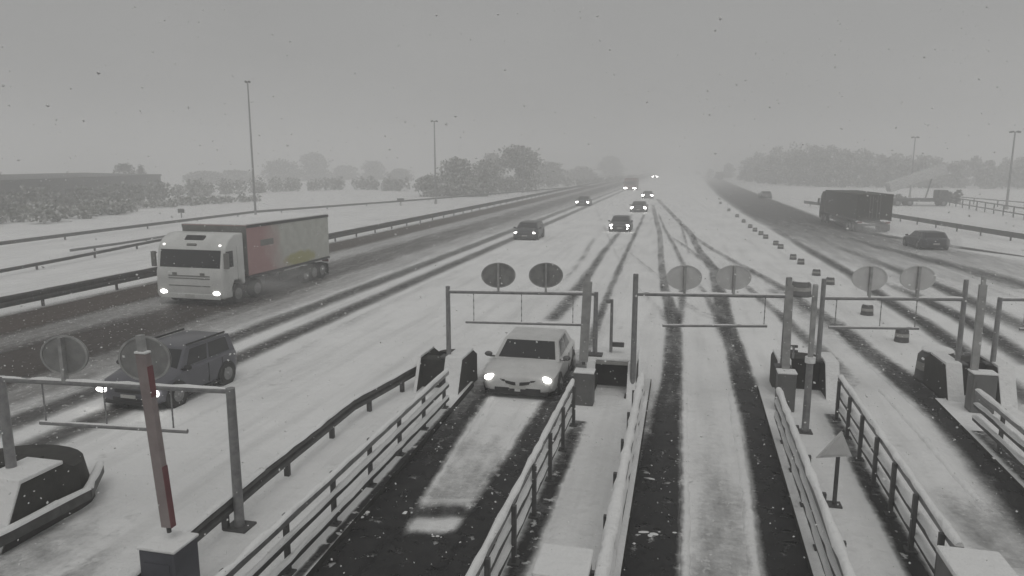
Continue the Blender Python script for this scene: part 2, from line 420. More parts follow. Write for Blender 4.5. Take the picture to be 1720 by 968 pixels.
strips('toll_lane', 'wet asphalt of the toll lanes', [
    # lane with the white car
    ([(822, 600, 850, 600, .1), (800, 635, 838, 635, .4), (778, 662, 828, 662, .6), (705, 740, 775, 740, .85), (598, 850, 712, 850, 1.1), (480, 968, 655, 968, 1.25), (240, 1220, 520, 1220, 1.2)], .18, 0),
    ([(962, 590, 1000, 590, .3), (930, 640, 990, 640, .7), (895, 690, 975, 690, .85), (842, 770, 935, 770, .95), (780, 860, 888, 860, 1.1), (700, 968, 825, 968, 1.25), (560, 1220, 700, 1220, 1.2)], .22, 0),
    ([(700, 846, 822, 846, 0), (690, 858, 812, 858, .8), (680, 868, 806, 868, .75), (676, 876, 800, 876, 0)], .1, 0),
    ([(660, 893, 800, 893, 0), (640, 908, 790, 908, 1.1), (595, 968, 750, 968, 1.25), (440, 1220, 640, 1220, 1.2)], .15, 0),
    # middle lane
    ([(1092, 345, 1100, 345, .3), (1103, 395, 1114, 395, .42), (1104, 450, 1118, 450, .42), (1108, 490, 1128, 490, .5), (1116, 540, 1148, 540, .62), (1110, 620, 1150, 620, .72), (1092, 700, 1150, 700, .85), (1058, 800, 1151, 800, 1.1), (1030, 968, 1152, 968, 1.25), (985, 1220, 1156, 1220, 1.2)], .22, 0),
    ([(1100, 335, 1108, 335, .3), (1124, 361, 1134, 361, .42), (1151, 390, 1164, 390, .42), (1167, 422, 1182, 422, .45), (1188, 456, 1212, 456, .45), (1194, 500, 1226, 500, .6), (1208, 560, 1242, 560, .68), (1224, 640, 1272, 640, .8), (1238, 700, 1305, 700, .95), (1252, 800, 1350, 800, 1.15), (1272, 968, 1412, 968, 1.25), (1300, 1220, 1500, 1220, 1.2)], .22, 0),
    ([(1078, 660, 1115, 660, .15), (1062, 740, 1110, 740, .45), (1040, 830, 1100, 830, .6)], .4, 0),
    # right lane
    track([(1161, 396, 10, .2), (1195, 419, 14, .38), (1230, 439, 17, .42), (1273, 462, 20, .45), (1314, 485, 24, .48), (1360, 517, 32, .55), (1404, 546, 40, .62), (1460, 594, 52, .7), (1560, 676, 86, .85), (1640, 745, 120, 1.05), (1740, 850, 160, 1.15), (1960, 1080, 240, 1.2)], .35),
    track([(1240, 470, 14, .1), (1273, 500, 20, .45), (1314, 534, 28, .5), (1360, 576, 40, .5), (1400, 615, 48, .5), (1440, 655, 50, .1)], .4),
    ([(1250, 455, 1270, 455, .0), (1290, 495, 1345, 505, .22), (1350, 545, 1410, 555, .2), (1420, 600, 1470, 605, .05)], .3, 0),
])
strips('tyre_tracks', 'wheel tracks pressed into the snow', [
    track([(930, 540, 44, .55), (962, 500, 34, .6), (1010, 430, 20, .55), (1038, 394, 12, .45), (1062, 362, 8, .3)], .45),
    track([(985, 600, 26, .5), (1015, 512, 20, .58), (1050, 430, 13, .55), (1082, 362, 8, .4)], .45),
    track([(925, 500, 20, .1), (975, 440, 18, .3), (1000, 400, 12, .2)], .5),
    track([(1000, 350, 8, .1), (1040, 440, 8, .12), (1057, 500, 10, .0)], .5),
    track([(1106, 361, 6, .3), (1117, 387, 8, .42), (1135, 419, 10, .45), (1150, 451, 14, .45), (1147, 500, 20, .5), (1141, 545, 22, .4)], .45),
    track([(1117, 393, 6, .2), (1152, 416, 9, .4), (1184, 442, 12, .42), (1208, 456, 14, .3)], .45),
    track([(1143, 375, 6, .2), (1150, 400, 7, .35), (1157, 428, 8, .2)], .45),
    track([(1165, 470, 12, .1), (1187, 500, 16, .45), (1205, 540, 20, .45), (1215, 575, 20, .2)], .45),
    track([(1050, 420, 7, .1), (1080, 446, 9, .28), (1106, 466, 10, .25), (1125, 500, 12, .2)], .5),
    track([(1064, 480, 10, .05), (1100, 515, 16, .25), (1122, 545, 18, .25)], .5),
    track([(1130, 500, 10, .1), (1180, 530, 18, .25), (1230, 545, 22, .1)], .5),
    track([(300, 690, 50, .0), (420, 640, 46, .1), (560, 560, 34, .12), (700, 490, 24, .08), (860, 420, 14, .05)], .5),
])

strips('slush', 'thin slush on the snow between the wheel tracks', [
    ([(1150, 640, 1228, 640, 0), (1151, 720, 1240, 720, .04), (1152, 800, 1252, 800, .08), (1152, 880, 1262, 880, .14), (1153, 968, 1272, 968, .24), (1156, 1220, 1300, 1220, .4)], .1, 0),
    ([(1540, 820, 1700, 820, 0), (1600, 900, 1780, 900, .26), (1660, 968, 1840, 968, .34)], .2, 0),
    ([(800, 690, 905, 690, 0), (755, 780, 870, 780, .16), (712, 850, 812, 850, .3)], .1, 0),
    ([(0, 850, 330, 850, 0), (-60, 920, 260, 920, .16), (-150, 1000, 200, 1000, .2)], .3, 0),
])
def snow_bank(lines):
    m = MB()
    for i, (pts, wd, ht) in enumerate(lines):
        P = [flat(G(*p)) for p in pts]
        for a, b in zip(P[:-1], P[1:]): m.ridge(a, b, wd, ht, .28, i * 7 + 1)
    tag(m.build('snow_bank', 'snow', smooth=80), 'low ridges of snow pushed up beside the wheel tracks', kind='structure')
snow_bank([(((1152, 1150), (1150, 800), (1149, 640)), .20, .045), (((1283, 1150), (1255, 830), (1228, 660)), .22, .045),
           (((668, 880), (782, 745), (828, 668)), .20, .04), (((822, 810), (888, 700)), .2, .04),
           (((1560, 700), (1480, 630), (1400, 555)), .24, .05), (((1660, 860), (1560, 745), (1480, 655)), .2, .04)])
def snow_patch(items):
    m = MB(); rg = random.Random(21)
    for px, py, wpx, dep in items:
        c = G(px, py); wd = wpx * (c - C0).dot(FW) / F
        for _ in range(7):
            a = rg.uniform(-.5, .5); b = rg.uniform(-.5, .5) * dep
            m.ell((c.x + a * wd, c.y + b, .02), (wd * rg.uniform(.12, .3), dep * rg.uniform(.2, .45), rg.uniform(.03, .06)), 10, 6, Matrix.Rotation(rg.uniform(-.3, .3), 3, 'Z'))
    tag(m.build('snow_patch', 'snow', smooth=80), 'lumps of fallen snow lying on the wet lanes', 'snow', kind='stuff')
snow_patch([(1112, 806, 66, .3), (1104, 902, 60, .25), (1306, 858, 18, .2), (1392, 905, 24, .2), (606, 868, 34, .2), (1330, 760, 14, .15), (1300, 810, 12, .12), (735, 905, 20, .1), (1350, 800, 14, .1), (1310, 720, 16, .2)])

# ---------------------------------------------------------------- islands between the lanes
ZI = .15
def line_w(a, b, z):                       # world line through two pixels at height z
    return G(a[0], a[1], z), G(b[0], b[1], z)
def extend(p, q, y):                       # the point of the line p-q at world y
    t = (y - p.y) / (q.y - p.y); return p.lerp(q, t)
HF = 1.15                                  # top rail height
FL = {}
for k, (a, b) in {'a': ((370, 968), (751, 622)), 'b': ((790, 968), (962, 640)), 'c': ((1010, 968), (1078, 630)),
                  'd': ((1428, 968), (1308, 654)), 'e': ((1612, 918), (1412, 632)), 'f': ((1720, 718), (1643, 655))}.items():
    p, q = line_w(a, b, HF); FL[k] = (Vector((p.x, p.y, 0)), Vector((q.x, q.y, 0)))
FL['f'] = (extend(*FL['f'], 8.0), FL['f'][1])
def island(name, left, right, y0, y1a, y1b, ol=.16, orr=.16):
    l0, l1 = extend(*left, y0), extend(*left, y1a); r0, r1 = extend(*right, y0), extend(*right, y1b)
    off = Vector((1, 0, 0))
    l0 -= off * ol; l1 -= off * ol; r0 += off * orr; r1 += off * orr
    m = MB(); n = 30; kw = .16
    L = [l0.lerp(l1, i / n) for i in range(n + 1)]; Rr = [r0.lerp(r1, i / n) for i in range(n + 1)]
    def ribbon(A, B, za, zb, mi):
        m.cur = mi
        vs = [(p.x, p.y, za) for p in A] + [(p.x, p.y, zb) for p in B]
        m.add(vs, [(i, i + 1, n + 2 + i, n + 1 + i) for i in range(n)])
    Li = [p + off * .02 for p in L]; Ri = [p - off * .02 for p in Rr]
    ribbon(L, Li, 0, ZI, 1); ribbon(Li, Ri, ZI, ZI, 0); ribbon(Ri, Rr, ZI, 0, 1)
    m.cur = 1; m.add([(l0.x, l0.y, 0), (r0.x, r0.y, 0), (r0.x, r0.y, ZI), (l0.x, l0.y, ZI)], [(0, 1, 2, 3)])
    m.add([(l1.x, l1.y, 0), (r1.x, r1.y, 0), (r1.x, r1.y, ZI), (l1.x, l1.y, ZI)], [(3, 2, 1, 0)])
    return tag(m.build(name, ['ground_snow', 'concrete']), 'snow covered traffic island with a dark kerb', kind='structure')
GRL = [G(*p, .72) for p in ((120, 1052), (440, 790), (592, 672), (703, 612))]
GRL = [Vector((p.x, p.y, 0)) for p in GRL]
kl = line_w((515, 968), (790, 648), ZI)
island('island', (GRL[0], GRL[2]), (flat(kl[0]), flat(kl[1])), 5.0, GRL[3].y + .2, kl[1].y + .4, .1, .0)
island('island', FL['b'], FL['c'], 4.5, 20.5, 20.5, .14, .14)
island('island', FL['d'], FL['e'], 4.5, 20.5, 20.5, .14, .16)
fr = (FL['f'][0] + Vector((3.2, 0, 0)), FL['f'][1] + Vector((1.9, 0, 0)))
island('island', FL['f'], fr, 6.0, 20.5, 20.5, .16, 0)

def band(k, o0, o1, st, y0=5.0):
    p, q = extend(*FL[k], y0), FL[k][1]; X = Vector((1, 0, 0)); r = []
    for i, s_ in enumerate(st):
        c = p.lerp(q, i / (len(st) - 1)); r.append((c + X * o0, 0, c + X * o1, 0, s_))
    return (r, .35, 0)
strips('pavement_edge', 'wet grimy strip at the foot of the railings', [
    band('a', -.02, .22, (.95, .9, .8, .7)), band('b', -.06, .42, (.95, .75, .7, .55)), band('e', -.40, .08, (1.0, .85, .75, .6)),
    band('d', .0, .22, (.5, .4, .4, .3)), band('f', -.1, .35, (.8, .8, .7, .6), 8.0), band('c', -.26, .02, (.5, .5, .4, .4))], zb=ZI)

# ---------------------------------------------------------------- island noses (crash heads)
def nose(label, xl, xr, y, zt, length=1.7, lid=False, th=.32, rub=False, thl=None, pan=.9):
    """two side walls with snowy sloping ends, a rounded front wall and a dark hollow; xl/xr world x of outer faces at world y"""
    W = xr - xl; o = thing('island_nose', label, 'concrete barrier', ((xl + xr) / 2, y, 0), 0, 'concrete noses at the island ends')
    for sgn in (-1, 1):
        m = MB(); tk = thl if (thl and sgn < 0) else th; x0 = sgn * W / 2; x1 = sgn * (W / 2 - tk)
        prof = [(-.5, 0), (-.02, zt), (length * .75, zt), (length, zt * .8), (length, 0)]
        vs = [(x0, yy, z) for yy, z in prof] + [(x1, yy, z) for yy, z in prof]
        fs = [(1, 2, 7, 6), (2, 3, 8, 7), (3, 4, 9, 8), (4, 0, 5, 9)]
        m.add(vs, fs); m.add(vs, [tuple(range(5)), tuple(reversed(range(5, 10)))])
        m.cur = 1; m.add(vs, [(0, 1, 6, 5)])
        wl = m.build('side_wall', ['concrete', 'concrete_pale'], o)
        c = MB()
        q = [(-.52, .03), (-.03, zt + .012), (length * .72, zt + .012)]; q2 = [(-.55, .04), (-.05, zt + .09), (length * .72, zt + .08)]
        xa, xb = (x0 + .015 * sgn), (x1 - .015 * sgn)
        vs = [(x, yy, z) for x in (xa, xb) for yy, z in q + q2]
        fs = [(0, 1, 4, 3), (1, 2, 5, 4), (6, 9, 10, 7), (7, 10, 11, 8), (3, 4, 10, 9), (4, 5, 11, 10), (0, 3, 9, 6), (2, 8, 11, 5), (0, 6, 7, 1), (1, 7, 8, 2)]
        c.add(vs, fs); c.build('snow_cover', 'snow', o, bevel=.02)
    m = MB(); n = 12; prof = []
    for i in range(n + 1):
        a = math.pi * i / n; prof.append((math.cos(a) * W / 2, length + math.sin(a) * W * .38))
    vs = [(x, yy, 0) for x, yy in prof] + [(x * .9, length + (yy - length) * .85, zt * .8) for x, yy in prof]
    m.add(vs, [(i, i + 1, n + 2 + i, n + 1 + i) for i in range(n)] + [tuple(range(n + 1, 2 * n + 2)), tuple(reversed(range(n + 1)))])
    m.build('front_wall', 'concrete', o, smooth=40)
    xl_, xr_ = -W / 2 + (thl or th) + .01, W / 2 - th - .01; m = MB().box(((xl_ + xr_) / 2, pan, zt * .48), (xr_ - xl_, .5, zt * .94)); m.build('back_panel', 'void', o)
    if lid:
        MB().box((0, .75, zt + .01), (W - .02, 1.3, .1)).build('lid', 'concrete_pale', o, bevel=.02)
        MB().box((0, .75, zt + .11), (W + .02, 1.32, .1)).build('snow_cover', 'snow', o, bevel=.04)
    if rub:
        m = MB(); pts = [(W / 2 + .06, -1.0, .3), (W / 2 + .14, .5, .3), (W / 2 + .16, length, .3), (W * .3, length + W * .4, .3)]
        for a, b in zip(pts[:-1], pts[1:]): m.beam(a, b, .12, .2)
        rb = m.build('rubbing_rail', 'rail_dark', o, bevel=.02)
        m = MB()
        for i, (a, b) in enumerate(zip(pts[:-1], pts[1:])): m.ridge(Vector(a) + Vector((0, 0, .1)), Vector(b) + Vector((0, 0, .1)), .17, .07, .3, i)
        m.build('snow_cover', 'snow', rb, smooth=60)
    return o
ZN = 1.0
def gx(px, py, z=ZN): return G(px, py, z)
pL = gx(20, 792); pR = gx(66, 775)
n1x = gx(28, 812).x
nose('snow topped concrete nose at the left edge under the nearest gantry', pL.x - 1.9, n1x + .12, pL.y - .38, ZN, 1.15, rub=True, th=.75)
g2l = gx(754, 600)
nose('concrete nose with black hollow left of the white car', gx(700, 604).x, gx(778, 604).x, g2l.y - .25, ZN, 1.5, th=.45, thl=.06, pan=.3)
g2r = gx(999, 603)
nose('lidded concrete nose with black hollow between the two middle lanes', gx(988, 606).x, gx(1070, 606).x, g2r.y - .3, ZN - .05, 1.3, lid=True, th=.2)
g4l = gx(1374, 606)
nose('concrete nose with curved snowy wall beside the tall frosted pole', gx(1306, 606).x, gx(1402, 606).x, g4l.y - .35, ZN, 1.5)
g4r = gx(1608, 611); g5l = gx(1667, 612)
nose('concrete nose with two snowy walls at the right of the furthest lane', gx(1586, 612).x, gx(1688, 612).x, g4r.y - .25, ZN, 1.6, th=.36)

# ---------------------------------------------------------------- height gauge gantries
def gantry(label, A, za, B, zb, ya, yb, bar, chains, discs, dmat, post_top=(.0, .0), rpost=.06, frost='galv'):
    """A, B post feet (world); ya, yb the pixel rows of the beam; bar = (x0, y0, x1, y1) pixels; discs = (x, y, rx, ry) pixels"""
    A = Vector((A.x, A.y, za)); B = Vector((B.x, B.y, zb))
    o = thing('height_gantry', label, 'height gauge', A, 0, 'height gauge gantries over the toll lanes')
    ha, hb = HGT(A, ya), HGT(B, yb); d = (B - A); d.z = 0; L = d.length; u = d.normalized(); nrm = Vector((-u.y, u.x, 0))
    for P, h, tp in ((A, ha, post_top[0]), (B, hb, post_top[1])):
        m = MB().tube(P, (P.x, P.y, h + tp + .05), rpost * 1.15, rpost, 12)
        p = m.build('post', frost, o, smooth=50, world=True)
        f = MB().box(P + Vector((0, 0, .02)), (.42, .36, .04)); f.build('base_plate', 'galv_dark', o, world=True)
    TA = Vector((A.x, A.y, ha)); TB = Vector((B.x, B.y, hb))
    MB().tube(TA, TB, .05, .05, 12).build('beam', frost, o, smooth=50, world=True)
    MB().ridge(TA + Vector((0, 0, .035)), TB + Vector((0, 0, .035)), .085, .035, .25, int(ya)).build('snow_cover', 'snow', o, smooth=60, world=True)
    def on(px, py):                       # the point of the gantry's plane seen at a pixel
        dd = RT * ((px - CX) / F) + UP * (-(py - CY) / F) + FW
        t = (A - C0).dot(nrm) / dd.dot(nrm); return C0 + dd * t
    b0, b1 = on(bar[0], bar[1]), on(bar[2], bar[3])
    MB().tube(b0, b1, .038, .038, 10).build('hanging_bar', frost, o, smooth=50, world=True)
    MB().ridge(b0 + Vector((0, 0, .028)), b1 + Vector((0, 0, .028)), .06, .02, .25, 3).build('snow_cover', 'snow', o, smooth=60, world=True)
    for cx in chains:
        q = on(cx, bar[1] + (bar[3] - bar[1]) * (cx - bar[0]) / (bar[2] - bar[0])); t = (q - TA).dot(u) / L
        top = TA.lerp(TB, t); m = MB(); k = 9
        for i in range(k):
            p0 = q.lerp(top, i / k); p1 = q.lerp(top, (i + .93) / k)
            m.beam(p0, p1, .026 if i % 2 else .014, .014 if i % 2 else .026, up=u)
        m.build('chain', 'galv', o, world=True)
    for (dx, dy, rx, ry) in discs:
        c = on(dx, dy); X = (on(dx + rx, dy) - on(dx - rx, dy)) / 2; Z = Vector((0, 0, abs((on(dx, dy - ry) - on(dx, dy + ry)).z) / 2))
        off = nrm * .05
        s = MB().disc(c + off, X, Z, nrm * .02).build('round_sign', dmat, o, world=True)
        rim = MB().ring(c + off, X * 1.0, Z * 1.0, nrm * .045, .92).build('rim', 'frosted' if dmat == 'sign_back' else dmat, s)
        rim.data.transform(Matrix.Translation(-Vector(o.location)))
        t = (c - TA).dot(u) / L; bt = TA.lerp(TB, t)
        MB().beam(bt, (bt.x, bt.y, (c + Z * .93).z), .1, .06, up=u).build('bracket', 'frosted', o, world=True)
    return o
G1R = G(403, 886, ZI)
gantry('nearest height gauge gantry with a barrier arm in front', pL, ZN, G1R, ZI, 637, 657, (68, 710, 315, 725), (78, 180, 292), ((105, 598, 40, 33), (240, 604, 44, 38)), 'sign_back', rpost=.075)
gantry('height gauge gantry above the white car', g2l, ZN, g2r, ZN - .05 + .16, 490, 494, (782, 541, 984, 546), (796, 876, 962), ((837, 463, 29, 21), (917, 463, 29, 21)), 'sign_back', (.1, 0))
G3L = G(1062, 667, ZI); G3R = gx(1315, 616)
gantry('height gauge gantry over the empty middle lane with frosted signs', G3L, ZI, G3R, ZN, 494, 498, (1113, 547, 1288, 548), (1122, 1283), ((1150, 467, 30, 21), (1233, 467, 30, 21)), 'sign_frost', (.48, .45), rpost=.07)
gantry('height gauge gantry right of the tall frosted pole', g4l, ZN, g4r, ZN, 501, 503, (1392, 550, 1543, 552), (1402, 1477, 1536), ((1462, 468, 30, 21), (1543, 468, 30, 21)), 'sign_frost', (.48, .48))
G5R = g5l + Vector((3.9, .1, 0))
gantry('height gauge gantry cut off by the right edge', g5l, ZN, G5R, ZN, 503, 505, (1712, 553, 1860, 556), (1718, 1800), (), 'sign_frost')

o = thing('shade_canopy', 'unseen flat canopy added behind the viewpoint to shade the near snow', 'canopy', (0, -7, 0))  # out-of-view canopy, put in to darken the near snow
MB().box((0, 0, 5.6), (90, 14, .6)).build('roof', 'concrete_pale', o)
MB().box((0, 5.3, 7.6), (90, .6, 3.4)).build('shade_board', 'cabinet_grey', o)  # tall board added behind the camera, blocks more sky from the near lanes
for x in range(-40, 41, 10): MB().box((x + 2.2, -3, 2.65), (.4, .4, 5.3)).build('column', 'concrete_pale', o)

# ---------------------------------------------------------------- barrier machines with raised arms
def barrier(label, base, w_, d_, h_, mat, p0, p1, wd, cap=True, red=True):
    o = thing('barrier_gate', label, 'toll barrier', base, 0, 'toll barriers with raised arms')
    MB().box((0, 0, h_ / 2), (w_, d_, h_)).build('cabinet', mat, o, bevel=.025)
    MB().box((0, -d_ / 2 - .008, h_ * .52), (w_ * .72, .012, h_ * .62)).build('door', mat, o, bevel=.004)
    MB().box((0, 0, h_ + .022), (w_ + .03, d_ + .03, .045)).build('snow_cover', 'snow', o, bevel=.018)
    p0, p1 = Vector(p0) - Vector(base), Vector(p1) - Vector(base)
    d = p1 - p0; q = p0 + d * .91
    m = MB(); n = 8
    for i in range(n):
        m.cur = 0
        m.beam(p0 + d * (.91 * i / n), p0 + d * (.91 * (i + 1) / n), wd, wd * .6, up=Vector((0, 1, 0)))
    a = m.build('arm', 'arm_white' if red else 'arm_grey', o)
    s = MB(); nx = Vector((wd / 2 + .004, -wd * .31 , 0))
    if red:
        e = Vector((wd * .5 + .004, 0, 0))
        for t0, t1 in ((.0, .36), (.76, .93)):
            MB().beam(p0 + d * t0 * .91 + e, p0 + d * t1 * .91 + e, .012, wd * .62, up=Vector((0, 1, 0))).build('stripe', 'arm_red', a)
    MB().tube(p0 - d.normalized() * .09, p0, wd * .2, wd * .2, 8).build('pivot', 'galv_dark', o)
    MB().beam(q, p1, wd * .55, wd * .5, up=Vector((0, 1, 0))).build('tip', 'frosted', a)
    if red: MB().box(q + Vector((0, 0, .012)), (wd * 1.15, wd * .75, .03)).build('snow_cover', 'snow', a, bevel=.01)
    return o
def plane_at(P, px, py):
    """point at pixel (px, py) in the upright plane through P that faces the camera"""
    dd = RT * ((px - CX) / F) + UP * (-(py - CY) / F) + FW
    t = (Vector(P) - C0).dot(fh) / dd.dot(fh); return C0 + dd * t
T1 = G(283, 912, 1.15)
barrier('blue grey toll barrier at the lower left with a red striped raised arm', (T1.x, T1.y, ZI), .56, .5, 1.0, 'cabinet', plane_at(T1, 283, 884), plane_at(T1, 235, 563), .155)
B2 = G(980, 681, ZI)
barrier('grey toll barrier right of the white car with raised arm', (B2.x, B2.y + .15, ZI), .5, .4, .86, 'cabinet_grey', plane_at((B2.x, B2.y + .3, 0), 980, 607), plane_at((B2.x, B2.y + .3, 0), 988, 460), .22, red=False)
B3 = G(1318, 690, ZI)
barrier('grey toll barrier right of the middle lane with raised arm', (B3.x, B3.y + .1, ZI), .44, .4, .98, 'cabinet_grey', plane_at((B3.x, B3.y + .3, 0), 1319, 628), plane_at((B3.x, B3.y + .3, 0), 1327, 466), .18, red=False)
B4 = G(1648, 694, ZI)
barrier('grey toll barrier between the two snowy walls at the right with raised arm', (B4.x, B4.y + .15, ZI), .55, .4, 1.0, 'cabinet_grey', plane_at((B4.x, B4.y + .3, 0), 1636, 622), plane_at((B4.x, B4.y + .3, 0), 1653, 464), .165, red=False)

# ---------------------------------------------------------------- fences along the islands
def fence(label, p, q, heights, side, spacing=1.55, rw=.10, rh=.11, snow=1.0, base=ZI, post=.07, first=.4):
    o = thing('rail_fence', label, 'fence', (p.x, p.y, base), 0, 'lane railings on the toll islands')
    d = (q - p).normalized(); n = Vector((d.y, -d.x, 0)) * side * (rw / 2 + post / 2)
    L = (q - p).length
    for i, h in enumerate(heights):
        hh = rh if i == 0 else rh * .85
        MB().beam((p.x, p.y, h - hh / 2), (q.x, q.y, h - hh / 2), rw, hh).build('rail', 'galv_dark' if i else 'galv', o, world=True, bevel=.012)
        MB().ridge((p.x, p.y, h - .004), (q.x, q.y, h - .004), rw * 1.25 * (1 if i == 0 else .95), .055 * snow, .3, i + int(L * 10)).build('snow_cover', 'snow', o, smooth=60, world=True)
    s = first
    while s < L:
        c = p + d * s + n
        m = MB().beam((c.x, c.y, base), (c.x, c.y, heights[0] - .03), post, post * 1.1, up=d)
        m.box((c.x, c.y, base + .012), (.18, .18, .024))
        m.build('post', 'galv_dark', o, world=True)
        s += spacing
    return o
def near(k, y): return extend(*FL[k], y)
fence('two-railed snowy fence along the left kerb of the white car\'s lane', near('a', 5.5), FL['a'][1], (HF, .80, .45), -1)
fence('snowy fence between the white car\'s lane and its snowy island', near('b', 5.0), FL['b'][1], (HF, .80, .45), 1)
fence('thickly snow-capped fence on the left of the middle lane', near('c', 5.0), FL['c'][1], (HF, .75), -1, rw=.16, snow=1.5)
fence('three-railed snowy fence on the right of the middle lane', near('d', 5.0), FL['d'][1], (HF, .85, .55), 1, rw=.13, snow=1.3)
fence('snowy fence running up to the white topped box at the lower right', FL['e'][0], FL['e'][1], (HF, .75, .42), -1, spacing=1.25, rw=.12, snow=1.2)
fence('three-railed snowy fence at the right edge below the far barrier', FL['f'][0], FL['f'][1], (HF, .82, .5), 1, spacing=1.4, rw=.12)

# ---------------------------------------------------------------- guard rails
def guard_rail(label, pts, top, ht=.31, spacing=2.0, mat='rail_dark', snow=True, postm='galv_dark', max_posts=90, side=1, base=0, sw=.07):
    o = thing('guard_rail', label, 'guard rail', (pts[0].x, pts[0].y, base), 0)
    prof = [(0, 0), (.07, -.04), (.07, -.11), (.01, -.155), (.07, -.20), (.07, -.27), (0, -.31), (-.015, -.31), (-.015, 0)]
    m = MB(); K = len(prof); k = ht / .31
    vs = []
    for i, p in enumerate(pts):
        d = (pts[min(i + 1, len(pts) - 1)] - pts[max(i - 1, 0)]).normalized(); n = Vector((d.y, -d.x, 0)) * side
        for a, z in prof: vs.append(p + n * a + Vector((0, 0, top + z * k)))
    fs = []
    for i in range(len(pts) - 1):
        for j in range(K): fs.append((i * K + j, i * K + (j + 1) % K, (i + 1) * K + (j + 1) % K, (i + 1) * K + j))
    fs += [tuple(range(K)), tuple(reversed(range((len(pts) - 1) * K, len(pts) * K)))]
    m.add(vs, fs).build('rail', mat, o, world=True)
    if snow:
        m = MB()
        for i, (a, b) in enumerate(zip(pts[:-1], pts[1:])): m.ridge(a + Vector((0, 0, top - .004)), b + Vector((0, 0, top - .004)), sw, .035, max(.35, (b - a).length / 120), i)
        m.build('snow_cover', 'snow', o, world=True, smooth=60)
    cnt = 0
    for a, b in zip(pts[:-1], pts[1:]):
        d = (b - a); L = d.length; n = int(L / spacing)
        for i in range(n):
            if cnt >= max_posts: break
            c = a + d * ((i + .5) / n); nn = Vector((d.y, -d.x, 0)).normalized() * side
            c = c - nn * .07; cnt += 1
            MB().beam((c.x, c.y, base), (c.x, c.y, top - .05), .09, .1, up=nn).build('post', postm, o, world=True)
    return o
guard_rail('dark guard rail curving along the left edge of the toll island', [p.copy() for p in GRL], .74, side=1, base=ZI, spacing=1.6, sw=.16)
def vpl(y0, xs):
    f_ = ray(y0); return [flat(G(x, f_(x))) for x in xs]
guard_rail('long dark guard rail along the left verge behind the white lorry', vpl(531, (-300, 0, 250, 545, 800, 980, 1060)), .8, ht=.5, spacing=4.0, sw=.04)
guard_rail('thin weathered rail across the snowy field left of the lorry', [flat(G(*p)) for p in ((-120, 492), (0, 466), (120, 442), (262, 412), (300, 405))], .45, ht=.22, spacing=4, sw=.03)
guard_rail('short low rail in the snowy field just above the lorry cab', [flat(G(*p)) for p in ((118, 428), (200, 416), (290, 401))], .4, ht=.2, spacing=4, snow=False, mat='galv')
guard_rail('farthest low rail along the snowy field below the hedge', [flat(G(*p)) for p in ((-80, 428), (0, 418), (200, 391), (430, 361), (700, 340), (1000, 314))], .55, ht=.3, spacing=8, mat='galv_dark', sw=.03)
guard_rail('dark guard rail on the right verge beyond the brown lorry', [flat(G(*p)) for p in ((1350, 345), (1400, 352), (1500, 370), (1590, 386), (1670, 400), (1800, 422))], .75, ht=.45, spacing=4, side=-1, sw=.03)
def railing(label, pts, hts, spacing):
    o = thing('railing', label, 'railing', (pts[0].x, pts[0].y, 0))
    for h in hts:
        m = MB()
        for a, b in zip(pts[:-1], pts[1:]): m.beam((a.x, a.y, h), (b.x, b.y, h), .1, .14)
        m.build('rail', 'galv_dark', o, world=True)
    for a, b in zip(pts[:-1], pts[1:]):
        n = max(1, int((b - a).length / spacing))
        for i in range(n):
            c = a.lerp(b, i / n); MB().beam((c.x, c.y, 0), (c.x, c.y, hts[0]), .12, .12, up=Vector((1, 0, 0))).build('post', 'galv_dark', o, world=True)
    return o
railing('dark two-railed railing in the far field at the right edge', [flat(G(*p)) for p in ((1585, 344), (1640, 354), (1720, 369), (1800, 384))], (1.3, .55), 3.0)
railing('faint far railing behind the mast at the right edge', [flat(G(*p)) for p in ((1600, 340), (1720, 352), (1800, 360))], (1.0,), 6.0)

# ---------------------------------------------------------------- boxes, poles and signs on the islands
def roadside_box(label, P, w_, d_, h_, mat='cabinet_grey', base=ZI):
    o = thing('roadside_cabinet', label, 'cabinet', (P.x, P.y, base))
    MB().box((0, 0, h_ / 2), (w_, d_, h_)).build('cabinet', mat, o, bevel=.02)
    MB().box((0, -d_ / 2 - .007, h_ * .5), (w_ * .8, .012, h_ * .75)).build('door', mat, o)
    s = MB(); nx, ny = 6, 6; rg = random.Random(int(P.x * 100))
    MB().box((0, 0, h_ + .045), (w_ + .05, d_ + .05, .09)).build('snow_cover', 'snow', o, bevel=.035)
    return o
b1 = G(955, 918, 1.2)
roadside_box('grey cabinet under a thick snow slab on the island between the middle lanes', Vector((b1.x, b1.y - .42, 0)), .66, .72, 1.0)
b2 = G(1615, 921, 1.22)
roadside_box('grey cabinet under a snow slab at the lower right fence end', Vector((b2.x + .05, b2.y - .42, 0)), .72, .72, 1.02)
pb = G(1352, 726, ZI)
o = thing('signal_pole', 'tall pole frosted white on its upper half on the right island', 'pole', pb)
zc = HGT(pb, 608); zt_ = HGT(pb, 478)
MB().tube(pb, (pb.x, pb.y, zc), .085, .075, 12).build('pole', 'galv', o, smooth=50, world=True)
MB().beam((pb.x, pb.y, zc + .1), (pb.x, pb.y, zt_), .13, .11, up=Vector((1, 0, 0))).build('signal_housing', 'frosted', o, world=True, bevel=.02)
MB().tube((pb.x, pb.y, zc - .02), (pb.x, pb.y, zc + .12), .115, .115, 12).build('collar', 'snow', o, smooth=50, world=True)
MB().box((pb.x, pb.y, ZI + .015), (.3, .3, .03)).build('base_plate', 'galv_dark', o, world=True)
tb = G(1401, 849, ZI)
o = thing('warning_sign', 'snow plastered triangular warning sign on a slim post', 'sign', tb)
z0, z1 = HGT(tb, 767), HGT(tb, 722)
a = plane_at(tb, 1368, 767); b = plane_at(tb, 1428, 764); c = plane_at(tb, 1411, 722)
